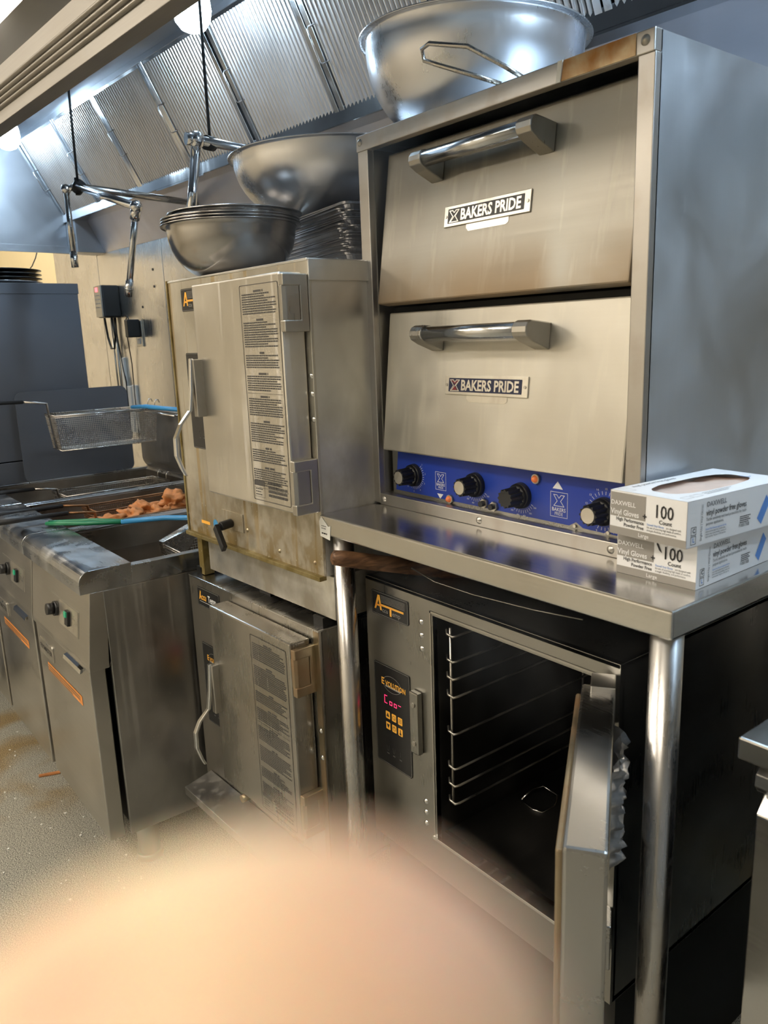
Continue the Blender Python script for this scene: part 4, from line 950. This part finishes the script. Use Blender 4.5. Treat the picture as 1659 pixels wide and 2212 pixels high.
def logo(x0, z0, s_):
    o = (x0, py-.0008, z0)
    Wp.line(o, X, Z, [(0, 0), (s_, 0), (s_, s_*1.18), (0, s_*1.18)], .0007, True, .0004)
    q = [(.18, 1.05), (.38, 1.05), (.5, .9), (.62, 1.05), (.82, 1.05), (.6, .76), (.8, .52), (.2, .52), (.4, .76)]
    Wp.line(o, X, Z, [(a*s_, b*s_) for a, b in q], .0010, True, .0004)
    Wp.text('BAKERS', (x0+s_/2, py-.0012, z0+s_*.27), X, Z, s_*.25, .01, 'CENTER', sx=.95).text('PRIDE', (x0+s_/2, py-.0012, z0+s_*.08), X, Z, s_*.22, 0, 'CENTER', sx=.85)
logo(.176, 1.140, .030); logo(.468, 1.132, .036)
Wp.poly((0, py-.0008, 0), X, Z, [(.180, 1.132), (.198, 1.132), (.189, 1.122)], .0004).poly((0, py-.0008, 0), X, Z, [(.472, 1.180), (.494, 1.180), (.483, 1.193)], .0004)
Wp.build('panel_print', 'white_print', pan)
for x, z, dk in KN:
    k = MB().cyl((x, py-.001, z), (x, py-.012, z), .0235, 32, r2=.022).cyl((x, py-.012, z), (x, py-.016, z), .022, 32, r2=.016)
    n = 12
    pr = [(.0165+.0018*math.cos(6*a*2))*1.0 for a in [2*PI*i/48 for i in range(48)]]
    vs = [(x+pr[i]*math.cos(2*PI*i/48), py-.014, z+pr[i]*math.sin(2*PI*i/48)) for i in range(48)]+[(x+pr[i]*.93*math.cos(2*PI*i/48), py-.044, z+pr[i]*.93*math.sin(2*PI*i/48)) for i in range(48)]
    k.add(vs, [(i, (i+1) % 48, 48+(i+1) % 48, 48+i) for i in range(48)]+[tuple(range(48, 96))])
    ko = k.build('knob', 'black', t)
    if not dk: MB().cyl((x, py-.0435, z), (x, py-.0452, z), .0125, 28).build('knob_cap', 'plate', ko)
for x, z in ((.219, 1.126), (.437, 1.192)):
    p_ = MB().cyl((x, py-.001, z), (x, py-.006, z), .0085, 20).build('pilot_lamp', 'hinge', t)
    MB().lathe([(0, .006), (.004, .005), (.0065, 0)], (0, 0, 0), 16, Matrix.Rotation(PI/2, 3, 'X')).xf(lambda v, x=x, z=z: v+Vector((x, py-.006, z))).build('lens', 'amber_lens', p_)
for x, z in ((.313, 1.131), (.338, 1.129)):
    p_ = MB().cyl((x, py-.001, z), (x, py-.007, z), .0092, 6).build('fuse_nut', 'hinge', t)
    MB().cyl((x, py-.007, z), (x, py-.015, z), .0055, 16).build('fuse_cap', 'black', p_)
for x in (.520, .586): MB().cyl((x, py-.0005, T+.029), (x, py-.003, T+.029), .003, 12).build('panel_screw', 'plate', t)

bowl((.125, .190, OT), .222, .165, .10, 'largest steel mixing bowl standing on top of the deck oven', 'bowl', (-1.0, 2.0))
t = thing('wire_handle', 'bent steel wire handle sticking out in front of the largest bowl', 'wire handle', (.35, 0, OT))
lp = [(.405, .03, 1.829), (.385, .005, 1.848), (.345, -.035, 1.880), (.272, -.05, 1.902), (.256, -.052, 1.898), (.250, -.042, 1.884), (.285, -.045, 1.868), (.335, -.02, 1.845), (.365, .02, 1.829)]
MB().tube(lp, .0038, 10).build('bent_wire', 'wire', t)
MB().box(.355, .46, .01, .10, 1.8225, 1.827).build('foot_plate', 'hinge', t, bevel=.001)

# ------------------------------------------------------------------ glove boxes
def glove_box(corner, yaw, lab, opened, torn):
    W_, D_, H_ = .124, .240, .0625
    t = thing('glove_box', lab, 'glove box', (0, 0, 0), A, 'white vinyl glove boxes stacked on the table')
    F = (-W_, 0, 0)  # front-left bottom; local origin is front right bottom corner
    if opened:
        ov = [( -W_/2+.035*math.copysign(abs(math.cos(q))**.6, math.cos(q)), D_/2+.092*math.copysign(abs(math.sin(q))**.8, math.sin(q))) for q in [2*PI*i/48 for i in range(48)]]
        mb = MB(); mb.box(-W_, 0, 0, .001, 0, H_).box(-W_, 0, D_-.001, D_, 0, H_).box(-W_, -W_+.001, 0, D_, 0, H_).box(-.001, 0, 0, D_, 0, H_).box(-W_, 0, 0, D_, 0, .001)
        outer = []
        for i in range(48):
            a = 2*PI*i/48; c, s_ = math.cos(a), math.sin(a); k = min((W_/2)/max(abs(c), 1e-6), (D_/2)/max(abs(s_), 1e-6)); outer.append((-W_/2+c*k, D_/2+s_*k))
        mb.add([(x, y, H_) for x, y in outer]+[(x+random.uniform(-.0008, .0008), y+random.uniform(-.0008, .0008), H_) for x, y in ov], [(i, (i+1) % 48, 48+(i+1) % 48, 48+i) for i in range(48)])
        for cx, cy in ((0, 0), (-W_, 0), (-W_, D_), (0, D_)):
            i = min(range(48), key=lambda j: (outer[j][0]-cx)**2+(outer[j][1]-cy)**2); s2 = sorted(range(48), key=lambda j: (outer[j][0]-cx)**2+(outer[j][1]-cy)**2)[:2]
            mb.add([(cx, cy, H_)]+[(outer[j][0], outer[j][1], H_) for j in s2], [(0, 1, 2)])
        mb.build('carton', 'card', t)
        bm = MB(); nx, ny = 14, 26; vs = []
        for j in range(ny+1):
            for i in range(nx+1):
                x = -W_+.004+(W_-.008)*i/nx; y = .004+(D_-.008)*j/ny; vs.append((x, y, H_-.009+.006*noise.noise(Vector((x*25, y*25, 3)))))
        bm.add(vs, [(j*(nx+1)+i, j*(nx+1)+i+1, (j+1)*(nx+1)+i+1, (j+1)*(nx+1)+i) for j in range(ny) for i in range(nx)], True).build('gloves', 'glove', t)
    else: MB().box(-W_, 0, 0, D_, 0, H_).build('carton', 'card', t, bevel=.0006)
    o = (-W_, 0, 0)
    g = MB().rect(o, X, Z, W_, .011, .0003).poly(o, X, Z, [(.001, .026), (.060, .026), (.060, .060), (.001, .060)], .0003); g.build('front_grey_fields', plain('carton_grey_ink', (.36, .34, .31), .55, 0, .03) if 'cg' not in M else M['cg'], t)
    wt = MB().text('DAXWELL', (-W_+.002, -.0006, .0425), X, Z, .0090, .012).text('Vinyl Gloves', (-W_+.002, -.0006, .029), X, Z, .0112, .018, sx=.84).text('Large', (-W_/2-.004, -.0006, .003), X, Z, .0078, .01, 'CENTER')
    wt.build('front_white_lettering', 'card', t)
    bt = MB().text('+', (-W_+.0555, -.0006, .0285), X, Z, .012, .03).text('100', (-W_+.073, -.0006, .0345), X, Z, .0255, .008, sx=.82).text('Count', (-W_+.092, -.0006, .0265), X, Z, .0078, .012, 'CENTER')
    bt.text('High Performance', (-W_+.058, -.0006, .0205), X, Z, .0072, .012, 'RIGHT', sx=.88).text('Powder Free', (-W_+.058, -.0006, .0135), X, Z, .0072, .012, 'RIGHT', sx=.88)
    bt.text('are designed with', (-W_+.0935, -.0006, .0215), X, Z, .0040, 0, sx=.8).text('the aim of asserting high levels of comfort,', (-W_+.063, -.0006, .0175), X, Z, .0040, 0, sx=.78).text('strength, flexibility, and performance.', (-W_+.063, -.0006, .0135), X, Z, .0040, 0, sx=.78)
    if torn: bt.poly(o, X, Z, [(.063, .0625), (.066, .0625), (.066, .056), (.071, .046), (.0725, .042), (.068, .045), (.064, .053)], .0005).line(o, X, Z, [(.067, .0620), (.071, .060), (.0735, .058)], .0012, False, .0005)
    bt.build('front_lettering', 'black_print', t)
    MB().text('Daxwell Vinyl Gloves', (-W_+.063, -.0006, .0215), X, Z, .0040, .01, sx=.78).build('front_blue_lettering', 'blue_print', t)
    s = (0, 0, 0)
    ss = MB().text('DAXWELL', (.0006, .040, .0505), Y, Z, .0095, .01).build('side_grey_lettering', plain('carton_dark_grey_ink', (.16, .16, .17), .5, 0, .02), t)
    k = MB().text('vinyl powder free gloves', (.0006, .040, .0385), Y, Z, .0115, .012, sx=.80).text('Tactile sensitivity and hand protections for multi-', (.0006, .040, .0315), Y, Z, .0058, 0, sx=.80).text('purpose applications.', (.0006, .040, .0255), Y, Z, .0058, 0, sx=.80)
    k.text('aims at delivering high levels of performance,', (.0006, .040, .0155), Y, Z, .0034, 0, sx=.72).text('without compromising flexibility, comfort, and', (.0006, .040, .0120), Y, Z, .0034, 0, sx=.72).text('touch sensitivity. The glove is 100% latex free.', (.0006, .040, .0085), Y, Z, .0034, 0, sx=.72).text('F10001750B', (.0006, .116, .010), Y, Z, .0068, 0, sx=.72)
    k.dashes((.0003, .118, .024), Y, Z, .026, 4, .0028, .0012, .5, 4)
    k.text('Single-Use | Vinyl Gloves', (.0006, .032, .006), Z, -Y, .0054, 0, sx=.9)
    for zz, ch in ((.0165, 'C'), (.004, 'L')):
        k.line((0, 0, 0), Y, Z, [(.009, zz), (.0195, zz), (.0195, zz+.0105), (.009, zz+.0105)], .0007, True, .0004)
        if ch == 'C': k.text('C', (.0006, .0142, zz+.0030), Y, Z, .0085, .02, 'CENTER')
    k.build('side_lettering', 'black_print', t)
    MB().text('L', (.0006, .0142, .0070), Y, Z, .0085, .02, 'CENTER').build('size_letter', 'blue_print', t)
    MB().text('Daxwell Vinyl Gloves are engineered with the', (.0006, .040, .0190), Y, Z, .0034, .01, sx=.72).build('side_blue_lettering', 'blue_print', t)
    MB().poly(s, Y, Z, [(.160, .016), (.171, .006), (.190, .036), (.180, .047)], .0004).build('side_diamond', 'diamond', t)
    if opened:
        MB().text('vinyl powder free gloves', (-W_+.016, .03, H_+.0004), Y, -X, .0115, 0, sx=.85).build('top_lettering', 'black_print', t)
        MB().line((0, 0, H_), X, Y, [(-.022, .014), (-.012, .014), (-.012, .030), (-.022, .030)], .0006, True, .0003).line((0, 0, H_), X, Y, [(-.022, .034), (-.012, .034), (-.012, .050), (-.022, .050)], .0006, True, .0003).line((0, 0, H_), X, Y, [(-W_+.006, .008), (-W_+.030, .008), (-W_+.030, .018), (-W_+.006, .018)], .0006, True, .0003).build('top_symbols', 'grey_print', t)
        MB().dashes((-.022, .062, H_), Y, -X, .07, 3, .004, .0012, .8, 6).build('top_small_print', 'grey_print', t)
        MB().text('L', (-.045, .205, H_+.0004), Y, -X, .022, 0, sx=1).build('top_blue_lettering', 'blue_print', t)
    t.location = corner; t.rotation_euler = (0, 0, R_(yaw))
    return t
glove_box((.787, -.055, T+.0003), 0.5, 'lower of the two white vinyl glove boxes, with a black mark beside the number', False, True)
glove_box((.789, -.087, T+.0640), -4, 'upper opened glove box with an oval hole showing gloves', True, False)

# ------------------------------------------------------------------ counter unit at the right edge
t = thing('drawer_counter', 'stainless undercounter drawer unit at the right edge of the picture', 'counter', (1.25, .2, 0))
MB().box(.895, 1.75, -.130, .60, .921, .951).build('worktop', 'steel_y', t, bevel=.003)
MB().prism([(-.105, .915), (-.120, .905), (-.122, .890), (-.112, .878), (-.100, .878), (-.100, .915)], 'x', .915, 1.70).build('drawer_pull', 'steel', t, bevel=.001)
MB().prism([(-.095, .915), (-.095, .876), (-.118, .850), (-.118, .14), (-.09, .14), (-.08, .915)], 'x', .918, 1.70).build('drawer_front', 'table', t, bevel=.002)
MB().box(.912, 1.72, -.09, .58, .03, .921).build('body', 'dark', t)
for x, y in ((.95, -.05), (1.68, -.05), (.95, .54), (1.68, .54)): MB().cyl((x, y, 0), (x, y, .05), .025).build('caster', 'dark', t)

# ------------------------------------------------------------------ bits on the floor
o = MB().box(-.035, .035, -.0045, .0045, 0, .009).build('french_fry', 'chicken', None, bevel=.002, label='single orange french fry lying on the floor in front of the fryers', cat='french fry')
o.location = (-1.345, -.43, .0008); o.rotation_euler = (0, 0, R_(70))
mb = MB(); rg = random.Random(5)
for i in range(260):
    x, y = rg.uniform(-1.9, .1), rg.uniform(-1.2, -.35); s_ = rg.uniform(.0012, .0035)
    mb.obox((x, y, s_*.5+.0005), (1, rg.random(), 0), (-rg.random(), 1, 0), (0, 0, 1), s_, s_*.7, s_*.5)
mb.build('crumbs', 'paper', None, label='pale crumbs scattered over the gritty grey floor', cat='crumbs', kind='stuff')

# ------------------------------------------------------------------ the photographer's hand: fingertip just in front of the lens
def camp(px, py_, d): return CPOS+CR*((px-829.5)/1687.47*d)+CD*((py_-1106)/1687.47*d)+CF*d
def skin_chain(bm, lay, pts, start=None):
    prev = start
    out = []
    for p, r_ in pts:
        v = bm.verts.new(p); v[lay].radius = (r_, r_); out.append(v)
        if prev is not None: bm.edges.new((prev, v))
        prev = v
    return out
bm = bmesh.new(); lay = bm.verts.layers.skin.verify()
def cw(x, y, z): return CPOS+CR*x+CD*y+CF*z     # metres right, down, forward of the lens
palm = bm.verts.new(cw(-.105, .095, .012)); palm[lay].radius = (.026, .020); palm[lay].use_root = True
f1 = [(cw(-.066, .066, .016), .0125), (cw(-.038, .0465, .021), .0108), (cw(-.023, .0348, .0235), .0106), (cw(-.0115, .0256, .0242), .0106), (cw(-.0050, .0196, .0242), .0103), (cw(-.0004, .0179, .0240), .0089), (cw(.0030, .0186, .0237), .0063), (cw(.0050, .0196, .0235), .0030)]
skin_chain(bm, lay, f1, palm)
wr = skin_chain(bm, lay, [(cw(-.135, .135, -.015), .026), (cw(-.16, .21, -.06), .028), (cw(-.17, .30, -.11), .034)], palm)
for k, (dx, dy, dz) in enumerate(((-.028, .020, .004), (-.040, .036, -.010), (-.046, .050, -.026))):
    b0 = cw(-.085+dx, .075+dy, .014+dz)
    skin_chain(bm, lay, [(b0, .0115), (b0+CR*.030-CD*.002+CF*.004, .0092), (b0+CR*.040+CD*.018-CF*.008, .0084), (b0+CR*.024+CD*.028-CF*.018, .0074)], palm)
skin_chain(bm, lay, [(cw(-.105, .070, -.012), .015), (cw(-.085, .052, -.022), .0115), (cw(-.062, .047, -.024), .0095), (cw(-.048, .045, -.022), .008)], palm)
me = bpy.data.meshes.new('hand'); bm.to_mesh(me); bm.free()
hand = bpy.data.objects.new('hand', me); COL.objects.link(hand); me.materials.append(M['skin'])
hand.modifiers.new('skin', 'SKIN').use_smooth_shade = True
sb = hand.modifiers.new('sub', 'SUBSURF'); sb.levels = 2; sb.render_levels = 3
hand['label'] = 'out-of-focus pink fingertip of the photographer covering the bottom of the picture'; hand['category'] = 'hand'

# ------------------------------------------------------------------ steam
def steam(c, h3, dens, lab, seed):
    mt = bpy.data.materials.new('thin_steam'); mt.use_nodes = True; nt = mt.node_tree; nt.nodes.clear(); L = nt.links.new
    out = _n(nt, 'ShaderNodeOutputMaterial'); vs_ = _n(nt, 'ShaderNodeVolumeScatter'); vs_.inputs['Color'].default_value = (.95, .97, 1, 1); L(vs_.outputs[0], out.inputs['Volume'])
    tc = _n(nt, 'ShaderNodeTexCoord'); mp = _n(nt, 'ShaderNodeMapping'); mp.inputs['Scale'].default_value = (5, 5, 2.6); mp.inputs['Location'].default_value = (seed, seed*2, 0)
    nz = _n(nt, 'ShaderNodeTexNoise'); nz.inputs['Scale'].default_value = 1.6; nz.inputs['Detail'].default_value = 3; nz.inputs['Distortion'].default_value = 1.2
    L(tc.outputs['Object'], mp.inputs[0]); L(mp.outputs[0], nz.inputs['Vector'])
    r = _n(nt, 'ShaderNodeMapRange'); r.inputs[1].default_value = .46; r.inputs[2].default_value = .72; r.inputs[3].default_value = 0; r.inputs[4].default_value = dens; L(nz.outputs[0], r.inputs[0])
    dv = _n(nt, 'ShaderNodeVectorMath', operation='DIVIDE'); L(tc.outputs['Object'], dv.inputs[0]); dv.inputs[1].default_value = h3
    ln = _n(nt, 'ShaderNodeVectorMath', operation='LENGTH'); L(dv.outputs[0], ln.inputs[0])
    f = _n(nt, 'ShaderNodeMapRange'); f.inputs[1].default_value = .35; f.inputs[2].default_value = 1; f.inputs[3].default_value = 1; f.inputs[4].default_value = 0; L(ln.outputs[1], f.inputs[0])
    m_ = _n(nt, 'ShaderNodeMath', operation='MULTIPLY'); L(r.outputs[0], m_.inputs[0]); L(f.outputs[0], m_.inputs[1]); L(m_.outputs[0], vs_.inputs['Density'])
    bm = bmesh.new(); bmesh.ops.create_icosphere(bm, subdivisions=3, radius=1)
    for v in bm.verts: v.co = Vector((v.co.x*h3[0], v.co.y*h3[1], v.co.z*h3[2]))
    me = bpy.data.meshes.new('steam'); bm.to_mesh(me); bm.free(); me.materials.append(mt)
    o = bpy.data.objects.new('steam', me); COL.objects.link(o); o.location = c
    o['label'] = lab; o['category'] = 'steam'; o['kind'] = 'stuff'
steam((-.05, -.02, 1.78), (.36, .34, .50), 1.5, 'pale steam drifting up between the stacked steamers and the deck oven', 3.1)
steam((.50, -.10, 1.02), (.34, .22, .22), 1.0, 'thin steam rising from the open steam cabinet under the table edge', 7.7)

# remove helper properties used while building
for o in bpy.data.objects:
    for k in ('_ox', '_oy', '_oz'):
        if k in o: del o[k]
